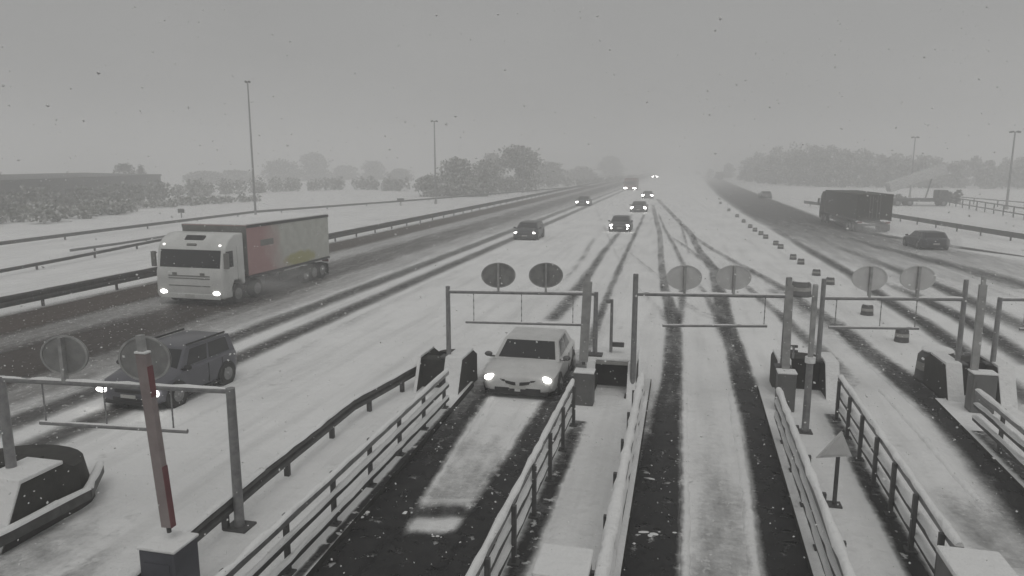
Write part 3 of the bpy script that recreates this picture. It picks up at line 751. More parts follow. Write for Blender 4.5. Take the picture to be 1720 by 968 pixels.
MB().tube(tb, (tb.x, tb.y, z1 - .1), .04, .035, 10).build('post', 'galv_dark', o, smooth=50, world=True)
MB().box(tb + Vector((0, 0, .015)), (.24, .24, .03)).build('base_plate', 'galv_dark', o, world=True)
def tri(a, b, c, y0, y1, k=1.0):
    g_ = (a + b + c) / 3; P = [g_ + (p - g_) * k for p in (a, b, c)]; m = MB()
    m.add([p - fh * y0 for p in P] + [p - fh * y1 for p in P], [(0, 1, 2), (5, 4, 3), (0, 3, 4, 1), (1, 4, 5, 2), (2, 5, 3, 0)]); return m
p_ = tri(a, b, c, .05, .075).build('sign_plate', 'sign_frost', o, world=True)
q_ = tri(a, b, c, .076, .088, .72).build('sign_face', 'sign_frost', p_); q_.data.transform(Matrix.Translation(-Vector(o.location)))
lb = gx(1026, 591, ZN + .15)
o = thing('lane_signal', 'thin post with a small plate on the lidded nose', 'post', lb)
MB().tube(lb, (lb.x, lb.y, HGT(lb, 503)), .045, .04, 10).build('post', 'galv', o, smooth=50, world=True)
hp = plane_at(lb, 1038, 579); MB().box(hp, (.34, .12, .12)).build('plate', 'galv_dark', o, world=True, bevel=.01)
MB().box(plane_at(lb, 1022, 506), (.12, .1, .12)).build('lamp_head', 'galv', o, world=True, bevel=.02)
lb = gx(1332, 602, ZN + .05)
o = thing('lane_signal', 'small twin plate sign beside the middle lane barrier', 'post', lb)
MB().tube(lb, (lb.x, lb.y, HGT(lb, 580)), .035, .035, 10).build('post', 'galv', o, smooth=50, world=True)
for yy in (582, 590): MB().box(plane_at(lb, 1333, yy), (.22, .06, .07)).build('plate', 'galv_dark', o, world=True, bevel=.01)
# loose drum at the far right of the snowy lane and tripod post beyond
def drum(label, P, r, h, cat='bollard', name='bollard', group=None, band='concrete_pale'):
    o = thing(name, label, cat, (P.x, P.y, 0), 0, group)
    m = MB(); n = 14
    pr = [(0, r * 1.04), (.05, r * 1.04), (.08, r), (h * .8, r * .92), (h * .95, r * .7), (h, r * .25)]
    vs = []; fs = []
    for z, rr in pr:
        for i in range(n): t = 2 * math.pi * i / n; vs.append((rr * math.cos(t), rr * math.sin(t), z))
    for j in range(len(pr) - 1):
        for i in range(n): k = (i + 1) % n; fs.append((j * n + i, j * n + k, (j + 1) * n + k, (j + 1) * n + i))
    fs += [tuple(range(n)), tuple(range((len(pr) - 1) * n, len(pr) * n))]
    m.add(vs, fs).build('body', 'galv_dark', o, smooth=50)
    m = MB(); vs = []; fs = []
    for z in (h * .38, h * .62):
        rr = r + (r * .92 - r) * (z - .1) / (h * .8 - .1) + .008
        for i in range(n // 2 + 1): t = math.pi + math.pi * i / (n // 2); vs.append((rr * math.cos(t), rr * math.sin(t), z))
    k = n // 2 + 1
    m.add(vs, [(i, i + 1, k + i + 1, k + i) for i in range(k - 1)]).build('band', band, o, smooth=60)
    m = MB().ell((0, 0, h - .01), (r * .8, r * .8, h * .13), 12, 6); m.build('snow_cover', 'snow', o, smooth=60)
    return o
grp = 'bollards along the departing carriageway'
bol = [(1514, 574, .24, .52, 'nearest dark bollard of the row, standing alone in the snow'),
       (1456, 529, .25, .48, 'second nearest bollard of the row, pale fronted and alone'),
       (1394, 478, .23, .42, 'right one of the bollard pair just left of the frosted signs'),
       (1371, 463, .23, .4, 'left one of the bollard pair just left of the frosted signs'),
       (1345, 444, .22, .4, 'right one of the second bollard pair of the row'),
       (1332, 436, .22, .4, 'left one of the second bollard pair of the row'),
       (1311, 418, .22, .4, 'right one of the third bollard pair of the row'),
       (1303, 412, .22, .4, 'left one of the third bollard pair of the row'),
       (1286, 401, .22, .4, 'right one of the fourth bollard pair of the row'),
       (1278, 395, .22, .4, 'left one of the fourth bollard pair of the row'),
       (1268, 389, .22, .4, 'right one of the fifth bollard pair of the row'),
       (1260, 383, .22, .4, 'left one of the fifth bollard pair of the row'),
       (1249, 374, .22, .4, 'fourth farthest bollard of the row'),
       (1238, 365, .22, .4, 'third farthest bollard of the row'),
       (1224, 355, .22, .4, 'second farthest bollard of the row'),
       (1210, 343, .22, .4, 'farthest bollard of the row')]
for x, y, r, h, lab in bol: drum(lab, G(x, y), r, h, group=grp)
drum('big dark rounded marker drum between the middle and right gantries', G(1344, 497), .52, .75, 'marker', 'marker_drum')
pd = G(1570, 640)
drum('dark rounded crash drum left of the two snowy walls', pd, .55, .95, 'crash cushion', 'crash_drum')

# ---------------------------------------------------------------- vehicles (local +x is forward)
def loft(m, st, ring):
    n = len(ring(st[0])); vs = []
    for s in st: vs += ring(s)
    fs = []
    for i in range(len(st) - 1):
        for j in range(n): k = (j + 1) % n; fs.append((i * n + j, i * n + k, (i + 1) * n + k, (i + 1) * n + j))
    fs += [tuple(range(n)), tuple(reversed(range((len(st) - 1) * n, len(st) * n)))]
    return m.add(vs, fs)
def wheel(o, x, y, r, wd, side, twin=False):
    t = MB().lathe_y((0, 0, 0), [(r * .62, -wd / 2), (r * .93, -wd / 2), (r, -wd * .36), (r, wd * .36), (r * .93, wd / 2), (r * .62, wd / 2)], 22).build('wheel', 'tyre', o, smooth=40)
    t.location = (x, y, r)
    k = MB(); k.lathe_y((0, 0, 0), [(r * .6, -.01), (r * .58, .03), (r * .2, .035), (r * .16, .06)], 18)
    q = k.build('rim', 'rim', t, smooth=40); q.location = (0, side * wd * .42, 0); q.scale = (1, side, 1)
    return t
def make_car(label, loc, rz, paint, L=4.0, W=2.05, H=1.38, van=False, lamp='lamp', lights=True, fog=False, rear=False, group='cars on the carriageways', detail=True, name='parked_car', cat='car', lampk=1.0, kidney=False, rails=False, snow_roof=True):
    o = thing('car', label, cat, (loc.x, loc.y, 0), rz, group)
    hw = W / 2; zk = H / 1.38
    def ring(s):
        x, k, zb, zs, zt = s; h = hw * k; zb *= zk; zs *= zk; zt *= zk
        half = [(0, zb), (.78 * h, zb), (.96 * h, zb + .08), (h, zb + .5 * (zs - zb)), (.985 * h, zs - .05), (.90 * h, zs), (.5 * h, zt), (0, zt + .005)]
        return [(x * L, -y, z) for y, z in half] + [(x * L, y, z) for y, z in reversed(half[1:-1])]
    hood = .80 if not van else .86
    st = [(.5, .62, .24, .50, .53), (.492, .80, .20, .60, .64), (.475, .90, .18, .66, .71), (.44, .965, .17, .72, .77), (.36, .99, .17, .77, hood + .03), (.2, 1, .17, hood + .03, hood + .08),
          (0, 1, .17, .86, .9), (-.25, 1, .17, .88, .92), (-.4, .99, .18, .89, .93), (-.465, .96, .2, .88, .92), (-.492, .90, .25, .82, .86), (-.5, .80, .3, .72, .75)]
    m = MB(); loft(m, st, ring)
    zb = .84 * zk; zr = H
    if van: xbf, xtf, xtr, xbr = .24 * L, .10 * L, -.455 * L, -.485 * L
    else: xbf, xtf, xtr, xbr = .21 * L, .035 * L, -.33 * L, -.46 * L
    wb, wt = hw * .91, hw * .75
    fbl, fbr = (xbf, -wb, zb), (xbf, wb, zb); ftl, ftr = (xtf, -wt, zr - .05), (xtf, wt, zr - .05)
    rtl, rtr = (xtr, -wt, zr - .05), (xtr, wt, zr - .05); rbl, rbr = (xbr, -wb * .96, zb), (xbr, wb * .96, zb)
    xm = (xtf + xtr) / 2
    vs = [fbl, fbr, ftl, ftr, rtl, rtr, rbl, rbr, (xtf - .12, -wt * .6, zr - .01), (xtf - .12, wt * .6, zr - .01), (xtr + .1, -wt * .6, zr - .01), (xtr + .1, wt * .6, zr - .01)]
    m.add(vs, [(0, 1, 3, 2), (6, 4, 5, 7), (0, 2, 4, 6), (1, 7, 5, 3), (2, 3, 9, 8), (3, 5, 11, 9), (5, 4, 10, 11), (4, 2, 8, 10), (8, 9, 11, 10), (0, 6, 7, 1)])
    m.build('body', paint, o, smooth=38)
    MB().panel(fbr, fbl, ftl, ftr, .06, .94, .10, .93).build('windscreen', 'glass', o)
    MB().panel(rbl, rbr, rtr, rtl, .08, .92, .25, .9).build('rear_window', 'glass', o)
    for s in (-1, 1):
        a_, b_, c_, d_ = (fbl, rbl, rtl, ftl) if s < 0 else (rbr, fbr, ftr, rtr)
        for u0, u1 in (((.10, .46), (.50, .80 if not van else .9)) if s < 0 else ((.54, .90), (.2 if not van else .1, .5))):
            if s < 0: MB().panel(b_, a_, d_, c_, 1 - u1, 1 - u0, .14, .9).build('side_window', 'glass', o)
            else: MB().panel(b_, a_, d_, c_, 1 - u1, 1 - u0, .14, .9).build('side_window', 'glass', o)
    r = .31 * zk
    for x in (.31 * L, -.31 * L):
        for s in (-1, 1):
            MB().lathe_y((x, s * (hw - .05), r), [(r * 1.17, -.07), (r * 1.17, .056)] if s > 0 else [(r * 1.17, -.056), (r * 1.17, .07)], 20).build('wheel_arch', 'black', o)
            wheel(o, x, s * (hw - .075), r, .2, s)
    for s in (-1, 1):
        mm = MB().ell((xbf - .12 * L / 4, s * (hw + .09), zb + .1), (.09, .12, .075), 10, 6); mm.box((xbf - .12 * L / 4, s * (hw - .03), zb + .04), (.06, .16, .04)); mm.build('mirror', 'black' if paint != 'white_car' else 'grey_car', o, smooth=50)
        MB().ell(((.485 if rails else .476) * L, s * hw * (.78 if rails else .72), (.50 if rails else .60) * zk), (.085, .17 * lampk, .075 * lampk), 12, 8, Matrix.Rotation(-s * .5, 3, 'Z')).build('headlight', lamp if lights else 'rim', o, smooth=60)
        if fog: MB().ell((.488 * L, s * hw * .72, .34 * zk), (.05, .1, .07), 10, 6).build('fog_light', lamp, o, smooth=60)
        MB().box((-.484 * L, s * hw * .74, .68 * zk), (.05, .22, .14)).build('tail_light', 'tail', o, bevel=.02)
    if kidney:
        for s in (-1, 1):
            m = MB(); y0, y1 = s * .05, s * .36
            m.add([(.503 * L, y0, .40 * zk), (.503 * L, y1 * .9, .47 * zk), (.500 * L, y1, .55 * zk), (.502 * L, y0 * 1.2, .51 * zk), (.48 * L, y0, .40 * zk), (.48 * L, y1 * .9, .47 * zk), (.48 * L, y1, .55 * zk), (.48 * L, y0 * 1.2, .51 * zk)],
                  [(0, 1, 2, 3), (0, 4, 5, 1), (1, 5, 6, 2), (2, 6, 7, 3), (3, 7, 4, 0), (7, 6, 5, 4)]); m.build('grille', 'black', o)
            m = MB().beam((.501 * L, s * .36, .55 * zk), (.478 * L, s * hw * .66, .585 * zk), .03, .04); m.build('trim_strip', 'black', o)
            MB().ell((.482 * L, s * hw * .70, .36 * zk), (.05, .13, .055), 10, 6).build('fog_recess', 'black', o, smooth=60)
            MB().box((.5005 * L, s * .36, .285 * zk), (.03, .56, .11)).build('lower_intake', 'black', o, bevel=.015)
    else:
        MB().box((.5 * L, 0, .5 * zk), (.03, W * .42, .10)).build('grille', 'black', o, bevel=.015)
        MB().box((.5 * L, 0, .29 * zk), (.03, W * .5, .1)).build('lower_intake', 'black', o, bevel=.015)
    MB().box((.5 * L + .018, 0, .37 * zk), (.012, .46, .09)).build('number_plate', 'plate', o)
    MB().box((-.503 * L, 0, .5 * zk), (.012, .46, .1)).build('number_plate', 'plate', o)
    MB().box((.497 * L - .06, 0, .19 * zk), (.14, W * .8, .11)).build('front_lip', 'black', o, bevel=.02)
    if rails:
        for s in (-1, 1):
            MB().beam((xtf - .1, s * wt * .93, zr + .02), (xtr + .1, s * wt * .93, zr + .02), .05, .05).build('roof_rail', 'black', o, bevel=.012)
    for s in (-1, 1):
        mm = MB()
        for xx in ((xbf + xbr) / 2 + .15, xbr + .75): mm.box((xx, s * (hw * .992), .56 * zk), (.012, .02, .52 * zk))
        mm.build('door_gap', 'black', o)
        MB().beam((.26 * L, s * (hw - .005), .2 * zk), (-.26 * L, s * (hw - .005), .2 * zk), .03, .07).build('sill', 'black', o)
    return o
UPY = -math.pi / 2                                # heading towards the camera along the lanes
def front_at(px, py, L, rz): # centre of a car whose front stands at a pixel
    p = G(px, py); return Vector((p.x - math.cos(rz) * L / 2, p.y - math.sin(rz) * L / 2, 0))
make_car('white hatchback entering the toll lane with lit headlamps', front_at(869, 671, 4.0, UPY), UPY, 'white_car', 4.0, 2.12, 1.30, kidney=True, lampk=1.15)
make_car('slate grey people carrier behind the nearest gantry\'s round signs', front_at(218, 690, 3.3, UPY - .03), UPY - .03, 'mpv', 3.3, 2.0, 1.44, van=True, rails=True, lampk=1.25)
make_car('dark estate car driving alone on the left carriageway', front_at(881, 404, 4.0, UPY), UPY, 'dark_car', 4.0, 2.1, 1.45, van=True, lampk=1.15)
make_car('dark car farthest left on the oncoming carriageway', front_at(978, 347, 4.0, UPY), UPY, 'dark_car', 4.0, 2.1, 1.5, lamp='lamp_far', lampk=1.9)
make_car('dark car with lit fog lamps heading the queue to the toll', front_at(1040, 390, 4.0, UPY), UPY, 'dark_car', 4.0, 2.05, 1.42, fog=True, lamp='lamp_far', lampk=1.4)
make_car('dark car second behind the one with fog lamps', front_at(1072, 357, 4.0, UPY), UPY, 'dark_car', 4.0, 2.2, 1.4, lamp='lamp_far', lampk=2.0)
make_car('dark car third in the queue with close-set lights', front_at(1087, 334, 4.0, UPY), UPY, 'dark_car', 4.0, 2.1, 1.4, lamp='lamp_far', lampk=2.5)
make_car('farthest oncoming car, only a point of light in the haze', front_at(1100, 299, 4.0, UPY), UPY, 'dark_car', 4.0, 2.1, 1.5, lamp='lamp_far', lampk=6)
def rear_at(px, py, L, rz): p = G(px, py); return Vector((p.x + math.cos(rz) * L / 2, p.y + math.sin(rz) * L / 2, 0))
RZ1 = math.pi / 2
make_car('dark departing car throwing up spray near the right edge', rear_at(1572, 421, 4.0, RZ1 + .08), RZ1 + .08, 'dark_car', 4.0, 2.1, 1.35, lights=False)
make_car('distant departing car ahead of the brown lorry', rear_at(1287, 334, 4.0, RZ1), RZ1, 'grey_car', 4.0, 2.1, 1.4, lights=False)

def make_truck(label, loc, rz, cabmat, boxmat, Lb=9.2, W=3.0, lights=True, snow=True, group='lorries on the carriageways', markers=True, topm='rail_dark', lampk=1.0, lamp='lamp', sleeper=True, kx=1.0, kz=1.0):
    """origin on the ground at the middle of the front bumper; trailer runs back along -x"""
    o = thing('lorry', label, 'lorry', (loc.x, loc.y, 0), rz, group)
    hw = W / 2
    prof = [(-.04, .32), (0, .5), (0, 1.0), (-.03, 1.38), (-.10, 1.50), (-.30, 2.26), (-.36, 2.36), (-.62, 2.62), (-1.15, 2.86), (-2.0, 2.86), (-2.0, .75), (-1.75, .75), (-1.6, .98), (-1.05, .98), (-.82, .72), (-.82, .32)]
    MB().prism(prof, -hw, hw).build('cab', cabmat, o, bevel=.07, smooth=40)
    a0, b0 = (-.10, hw, 1.50), (-.10, -hw, 1.50); t0, t1 = (-.30, -hw, 2.26), (-.30, hw, 2.26)
    MB().panel(b0, a0, t1, t0, .05, .95, .06, .98, .012).build('windscreen', 'glass', o)
    for s in (-1, 1):
        q = MB(); y = s * (hw + .004)
        q.add([(-.22, y, 1.55), (-1.0, y, 1.55), (-1.0, y, 2.2), (-.40, y, 2.2), (-.22, y - s * .02, 1.55), (-1.0, y - s * .02, 1.55), (-1.0, y - s * .02, 2.2), (-.40, y - s * .02, 2.2)],
              [(0, 1, 2, 3), (7, 6, 5, 4), (0, 4, 5, 1), (1, 5, 6, 2), (2, 6, 7, 3), (3, 7, 4, 0)]); q.build('side_window', 'glass', o)
        mm = MB().box((-.16, s * (hw + .16), 1.85), (.14, .22, .62)); mm.box((-.2, s * (hw + .04), 2.1), (.05, .1, .05)); mm.build('mirror', 'visor', o, bevel=.03)
        MB().ell((.0, s * (hw - .36), .55), (.05, .19 * lampk, .085 * lampk), 12, 8).build('headlight', lamp if lights else 'rim', o, smooth=60)
        if markers: MB().ell((-.42, s * (hw - .28), 2.43), (.05, .07, .05), 10, 6).build('marker_light', 'lamp_dim', o, smooth=60)
        MB().beam((-1.35, s * (hw - .003), .95), (-1.35, s * (hw - .003), 2.35), .012, .02, up=Vector((0, 1, 0))).build('door_gap', 'visor', o)
    if sleeper:
        MB().box((-.74, 0, 2.69), (.3, 1.0, .06), Matrix.Rotation(R_(36), 3, 'Y')).build('roof_hatch', 'black', o, bevel=.015)
        MB().box((-.42, 0, 2.44), (.1, .5, .08), Matrix.Rotation(R_(40), 3, 'Y')).build('roof_badge', 'visor', o, bevel=.015)
    m = MB()
    for z in (1.12, 1.22, .82): m.box((.004, 0, z), (.02, W * .62, .035))
    m.build('grille', 'visor', o)
    for y in (-.75, .7): MB().box((.0, y, 1.3), (.03, .24, .1)).build('badge_plate', 'visor', o, bevel=.01)
    MB().box((-.02, 0, .40), (.08, W * .9, .22)).build('bumper', cabmat, o, bevel=.03)
    MB().box((.03, 0, .42), (.012, .5, .11)).build('number_plate', 'plate', o)
    mm = MB()
    for y in (-.5, .2): mm.beam((-.09, y, 1.56), (-.15, y + .62, 1.62), .02, .03)
    mm.build('wiper', 'black', o)
    # trailer
    x0, x1 = -2.35, -2.35 - Lb; zb, zt = 1.02, (3.12 if boxmat == 'tarp' else 3.0)
    MB().box(((x0 + x1) / 2, 0, (zb + zt) / 2), (Lb, W, zt - zb)).build('trailer_box', boxmat, o, bevel=.03)
    for s in (-1, 1):
        MB().box(((x0 + x1) / 2, s * (hw + .012), zt - .05), (Lb, .03, .12)).build('top_rail', topm, o)
        MB().box(((x0 + x1) / 2, s * (hw - .02), zb - .05), (Lb, .08, .1)).build('bottom_rail', 'rail_dark', o)
        MB().box(((x0 + x1) / 2 - .4, s * (hw - .03), .66), (Lb * .42, .04, .36)).build('side_guard', 'rail_dark', o)
    if snow: MB().box(((x0 + x1) / 2 + .02, 0, zt + .03), (Lb - .06, W - .08, .06)).build('snow_cover', 'snow', o, bevel=.025)
    MB().box(((x1 - 1.0) / 2 - .6, 0, .82), (Lb + .6, .9, .2)).build('chassis', 'black', o)
    if boxmat == 'tarp': MB().box((x0 + .012, 0, (zb + zt) / 2), (.03, W - .04, zt - zb - .04)).build('front_panel', 'visor', o)
    MB().box((x0 - 1.7, 0, .62), (.9, W * .8, .36)).build('tool_box', 'galv', o, bevel=.03)
    m = MB()
    for y in (-.55, .55): m.box((x1 - .006, y * 1.32, (zb + zt) / 2), (.03, W * .44, zt - zb - .16))
    m.build('rear_door', boxmat, o, bevel=.01)
    if boxmat == 'tarp': MB().box((x0 - 1.9, hw + .008, 2.3), (1.3, .012, .26)).build('lettering_panel', 'visor', o)
    m = MB()
    for y in (-.45, -.2, .2, .45): m.tube((x1 - .04, y, zb + .1), (x1 - .04, y, zt - .1), .02)
    m.build('lock_rod', 'visor', o)
    MB().box((x1 - .02, 0, .6), (.1, W * .9, .14)).build('rear_bumper', 'black', o, bevel=.02)
    for s in (-1, 1):
        MB().box((x1 - .02, s * (hw - .3), .8), (.06, .42, .14)).build('tail_light', 'tail', o, bevel=.02)
        MB().box((x1 + .12, s * (hw - .3), .38), (.03, .5, .5)).build('mudflap', 'black', o)
    r = .46
    for x in (-1.32, x0 - .75, x1 + 1.0, x1 + 2.05, x1 + 3.1):
        for s in (-1, 1): wheel(o, x * kx, s * (hw - .18), r, .32, s)
    T = Matrix.Diagonal((kx, 1, kz, 1))
    for ch in o.children:
        if not ch.name.startswith('wheel'): ch.data.transform(T)
    return o
lf = G(321, 514)
make_truck('white lorry with a red and grey printed trailer and lit headlamps', Vector((lf.x, lf.y, 0)), UPY - .02, 'truck_white', 'tarp', 9.2, 3.5, lampk=1.0, kx=.84, kz=1.13)
lf2 = G(1058, 320)
make_truck('reddish lorry far off on the oncoming carriageway', Vector((lf2.x, lf2.y, 0)), UPY, 'red_truck', 'red_truck', 9, 3.0, markers=False, lampk=2.6, lamp='lamp_far', snow=False)
rr = G(1466, 391)
RZ2 = math.pi / 2 + .05
tl_ = 2.35 + 12.5
make_truck('muddy brown box lorry departing on the right carriageway', Vector((rr.x + math.cos(RZ2) * tl_, rr.y + math.sin(RZ2) * tl_, 0)), RZ2, 'brown', 'brown', 12.5, 3.1, lights=False, snow=False, markers=False, topm='brown', kz=1.2)

# parked tipper lorry in the far field
tp = G(1560, 346)
o = thing('tipper_lorry', 'hazy tipper lorry with raised pale body in the far field', 'lorry', (tp.x, tp.y, 0), R_(4))
MB().box((-3.0, 0, .95), (9.5, 2.2, .5)).build('chassis', 'galv_dark', o, bevel=.05)
MB().prism([(.9, .6), (2.6, .6), (2.6, 1.6), (2.2, 2.5), (.9, 2.5)], -1.1, 1.1).build('cab', 'rail_dark', o, bevel=.08)
MB().box((1.7, -1.12, 1.95), (.9, .03, .7)).build('side_window', 'glass', o)
MB().box((-2.3, 0, 4.3), (8.5, 2.2, 1.5), Matrix.Rotation(R_(-20), 3, 'Y')).build('tipper_body', 'sign_frost', o, bevel=.1)
MB().tube((-.6, 0, 1.2), (.1, 0, 4.4), .12).build('lifting_ram', 'frosted', o)
for x in (1.7, -3.2, -5.0):
    for s in (-1, 1): wheel(o, x, s * 1.0, .5, .3, s)

# ---------------------------------------------------------------- mast lights
def mast(label, px, yb, yt, r=.13, arm=.55):
    P = G(px, yb); h = HGT(P, yt)
    o = thing('mast_light', label, 'street light', (P.x, P.y, 0), 0, 'tall lighting masts beside the motorway')
    MB().tube((0, 0, 0), (0, 0, h), r * 1.4, r * .75, 12).build('mast', 'galv', o, smooth=50)
    MB().tube((0, 0, 0), (0, 0, .5), r * 2, r * 2, 12).build('foot', 'concrete_pale', o, smooth=50)
    d = RT
    MB().tube(d * -arm + Vector((0, 0, h)), d * arm + Vector((0, 0, h)), r * .5).build('cross_arm', 'galv_dark', o, smooth=50)
    for s in (-1, 1):
        MB().box(d * (arm * s) + Vector((0, 0, h + .02)), (arm * .9, .5, .22), Matrix.Rotation(PSI, 3, 'Z') @ Matrix.Rotation(s * .25, 3, 'Y')).build('floodlight', 'galv_dark', o, bevel=.04)
    return o
mast('tall lighting mast rising behind the white lorry', 430, 372, 138, .10, .18)
mast('tall lighting mast beside the round tree clump on the left', 732, 343, 204, .12, .4)
mast('faint lighting mast in front of the hazy left trees', 878, 324, 246, .12, .3)
mast('lighting mast near the right edge', 1690, 352, 222, .13, .5)
mast('faint lighting mast over the right woodland', 1528, 332, 231, .12, .5)
def marker(label, px, yb, r):
    P = G(px, yb); o = thing('marker_post', label, 'marker post', (P.x, P.y, 0))
    MB().tube((0, 0, 0), (0, 0, .7), .06, .06, 8).build('post', 'galv_dark', o, smooth=50)
    MB().box((0, 0, .85), (r * 2, .1, .5)).build('plate', 'rail_dark', o, bevel=.03)
marker('small dark marker post in the field above the lorry', 305, 366, .45)
marker('small dark marker post left of the round tree clump', 673, 345, .6)

# ---------------------------------------------------------------- long shed
sa, sb = flat(G(-60, 366)), flat(G(272, 326)); d = (sb - sa).normalized(); n = Vector((-d.y, d.x, 0)); Ls = (sb - sa).length
o = thing('long_shed', 'long low dark shed behind the left hedge', 'building', (sa.x, sa.y, 0))
Q = [sa, sb, sb + n * 16, sa + n * 16]; hgt_ = HGT(sb, 293)
m = MB(); m.add([(p.x, p.y, 0) for p in Q] + [(p.x, p.y, hgt_ - .35) for p in Q], [(0, 1, 5, 4), (1, 2, 6, 5), (2, 3, 7, 6), (3, 0, 4, 7)])
m.build('wall', 'shed', o, world=True)
m = MB(); q = [p + (p - (Q[0] + Q[2]) / 2).normalized() * .5 for p in Q]
m.add([(p.x, p.y, hgt_ - .4) for p in q] + [(p.x, p.y, hgt_ + (0 if i < 2 else .4)) for i, p in enumerate(q)], [(0, 1, 5, 4), (1, 2, 6, 5), (2, 3, 7, 6), (3, 0, 4, 7), (4, 5, 6, 7), (3, 2, 1, 0)])
m.build('roof', 'rail_dark', o, world=True)
for i in range(9):
    c = sa + d * (Ls * (i + .5) / 9) - n * .03
    MB().box((c.x, c.y, 1.6), (2.6, .1, 2.0), Matrix.Rotation(math.atan2(d.y, d.x), 3, 'Z')).build('window', 'glass', o, world=True)

# ---------------------------------------------------------------- trees
def leaves(m, c, rad, n, size, rg):
    c = Vector(c)
    for _ in range(n):
        v = Vector((rg.gauss(0, 1), rg.gauss(0, 1), rg.gauss(0, 1))); v.normalize(); v *= rg.random() ** .45
        p = c + Vector((v.x * rad[0], v.y * rad[1], v.z * rad[2])); s = size * rg.uniform(.5, 1.4)
        a = Vector((rg.gauss(0, 1), rg.gauss(0, 1), rg.gauss(0, 1))).normalized(); b = a.orthogonal().normalized()
        m.add([p + a * s, p + b * s * .6, p - a * s, p - b * s * .6], [(0, 1, 2, 3)])
def crown(m, h, wd, rg, nl, size, low=.16):
    for i in range(nl):
        t = rg.random(); z = h * (low + (.97 - low) * t); env = math.sin(math.pi * min(1, .18 + .78 * t)) ** .6
        a = rg.uniform(0, 2 * math.pi); r = wd * .5 * env * math.sqrt(rg.random()) * .8
        k = rg.uniform(.12, .22)
        leaves(m, (math.cos(a) * r, math.sin(a) * r, z - h * .06), (wd * k, wd * k, h * k * .7), 26, size, rg)
def trunk(m, h, r, rg):
    m.tube((0, 0, -.1), (0, 0, h * .45), r, r * .6, 8)
    for i in range(6):
        a = rg.uniform(0, 6.28); z = h * rg.uniform(.2, .45); l = h * rg.uniform(.2, .38)
        m.tube((0, 0, z), (math.cos(a) * l * .6, math.sin(a) * l * .6, z + l), r * .4, r * .1, 6)
def tree(label, px, yb, yt, wpx, seed, mat='foliage', group=None, nl=95, size=None, low=.04):
    P = G(px, yb); h = HGT(P, yt); dep = (P - C0).dot(FW); wd = wpx * dep / F; rg = random.Random(seed)
    o = thing('tree', label, 'tree', (P.x, P.y, 0), 0, group)
    m = MB(); crown(m, h, wd, rg, nl, size or max(.12, wd * .035), low); m.build('crown', mat, o)
    m = MB(); trunk(m, h, h * .03, rg); m.build('trunk', 'bark', o)
    return o
GT = 'trees left of the motorway'
for a in [('rounded tree in the middle of the clump right of the second mast', 768, 329, 264, 82, 1, 'foliage'),
          ('low bushy tree at the left end of the clump by the second mast', 722, 330, 293, 60, 2, 'foliage'),
          ('bushy tree at the right end of the clump by the second mast', 814, 327, 268, 64, 3, 'foliage'),
          ('small shrubby tree filling the foot of the left clump', 790, 330, 302, 70, 33, 'foliage'),
          ('tallest hazy tree right behind the left clump', 872, 322, 243, 92, 4, 'foliage'),
          ('hazy tree behind the left clump\'s right end', 826, 313, 256, 60, 5, 'foliage'),
          ('faint lower tree right of the tallest hazy one', 925, 309, 272, 62, 6, 'foliage'),
          ('faint tree halfway to the vanishing road', 975, 303, 280, 55, 7, 'foliage'),
          ('pale tree closest to the far lorry', 1025, 297, 262, 52, 8, 'foliage'),
          ('bushy tree poking above the right end of the long shed', 212, 322, 274, 46, 9, 'foliage_dark'),
          ('thin tree at the right end of the long shed', 240, 322, 276, 22, 10, 'foliage_dark'),
          ('faint spreading tree left of the first mast', 345, 309, 288, 70, 11, 'foliage'),
          ('faint tree just left of the first mast', 395, 307, 286, 66, 12, 'foliage'),
          ('faint broad tree just right of the first mast', 475, 305, 268, 74, 13, 'foliage'),
          ('faint tall tree some way right of the first mast', 530, 303, 256, 66, 14, 'foliage'),
          ('faint low tree midway between the first two masts', 580, 302, 278, 52, 15, 'foliage'),
          ('faint rounded tree left of the second mast', 628, 302, 270, 50, 16, 'foliage'),
          ('faint low tree next to the second mast', 672, 305, 284, 50, 17, 'foliage'),
          ('dim tree at the left picture edge', -8, 340, 280, 40, 18, 'foliage_dark')]:
    tree(*a[:6], a[6], GT)
def hedge(label, pts, h, wd, seed, mat='foliage_dark', dens=26):
    o_ = flat(G(*pts[0])); m = MB(); rg = random.Random(seed)
    P = [flat(G(*p)) for p in pts]
    for a, b in zip(P[:-1], P[1:]):
        L = (b - a).length; n = int(L / 1.4)
        for i in range(n):
            c = a.lerp(b, (i + rg.random()) / n) - o_; hh = h * rg.uniform(.7, 1.2)
            leaves(m, (c.x + rg.uniform(-.5, .5) * wd, c.y + rg.uniform(-.5, .5) * wd, hh * .45), (1.4, 1.2, hh * .5), dens, .3, rg)
    ob = m.build('hedge', mat); ob.location = o_
    return tag(ob, label, 'hedge')
hedge('dark hedge directly in front of the long shed', [(-60, 372), (60, 357), (180, 346), (270, 336)], 3.4, 4, 1, dens=110)
hedge('tall hazy hedge right of the long shed below the first mast', [(275, 335), (360, 328), (470, 322), (600, 318), (690, 322)], 3.4, 5, 2, 'foliage', dens=110)
hedge('scrubby hedge nearest the left field at the picture edge', [(-80, 388), (0, 380), (120, 366), (225, 357)], 2.4, 5, 3, 'foliage', dens=130)
hedge('ragged pale hedge behind the left snowfield', [(230, 352), (330, 345), (420, 338)], 1.3, 4, 4, 'foliage', 60)
hedge('faint thicket along the far end of the left verge', [(820, 322), (920, 316), (1010, 308), (1070, 302)], 2.5, 5, 5, 'foliage')

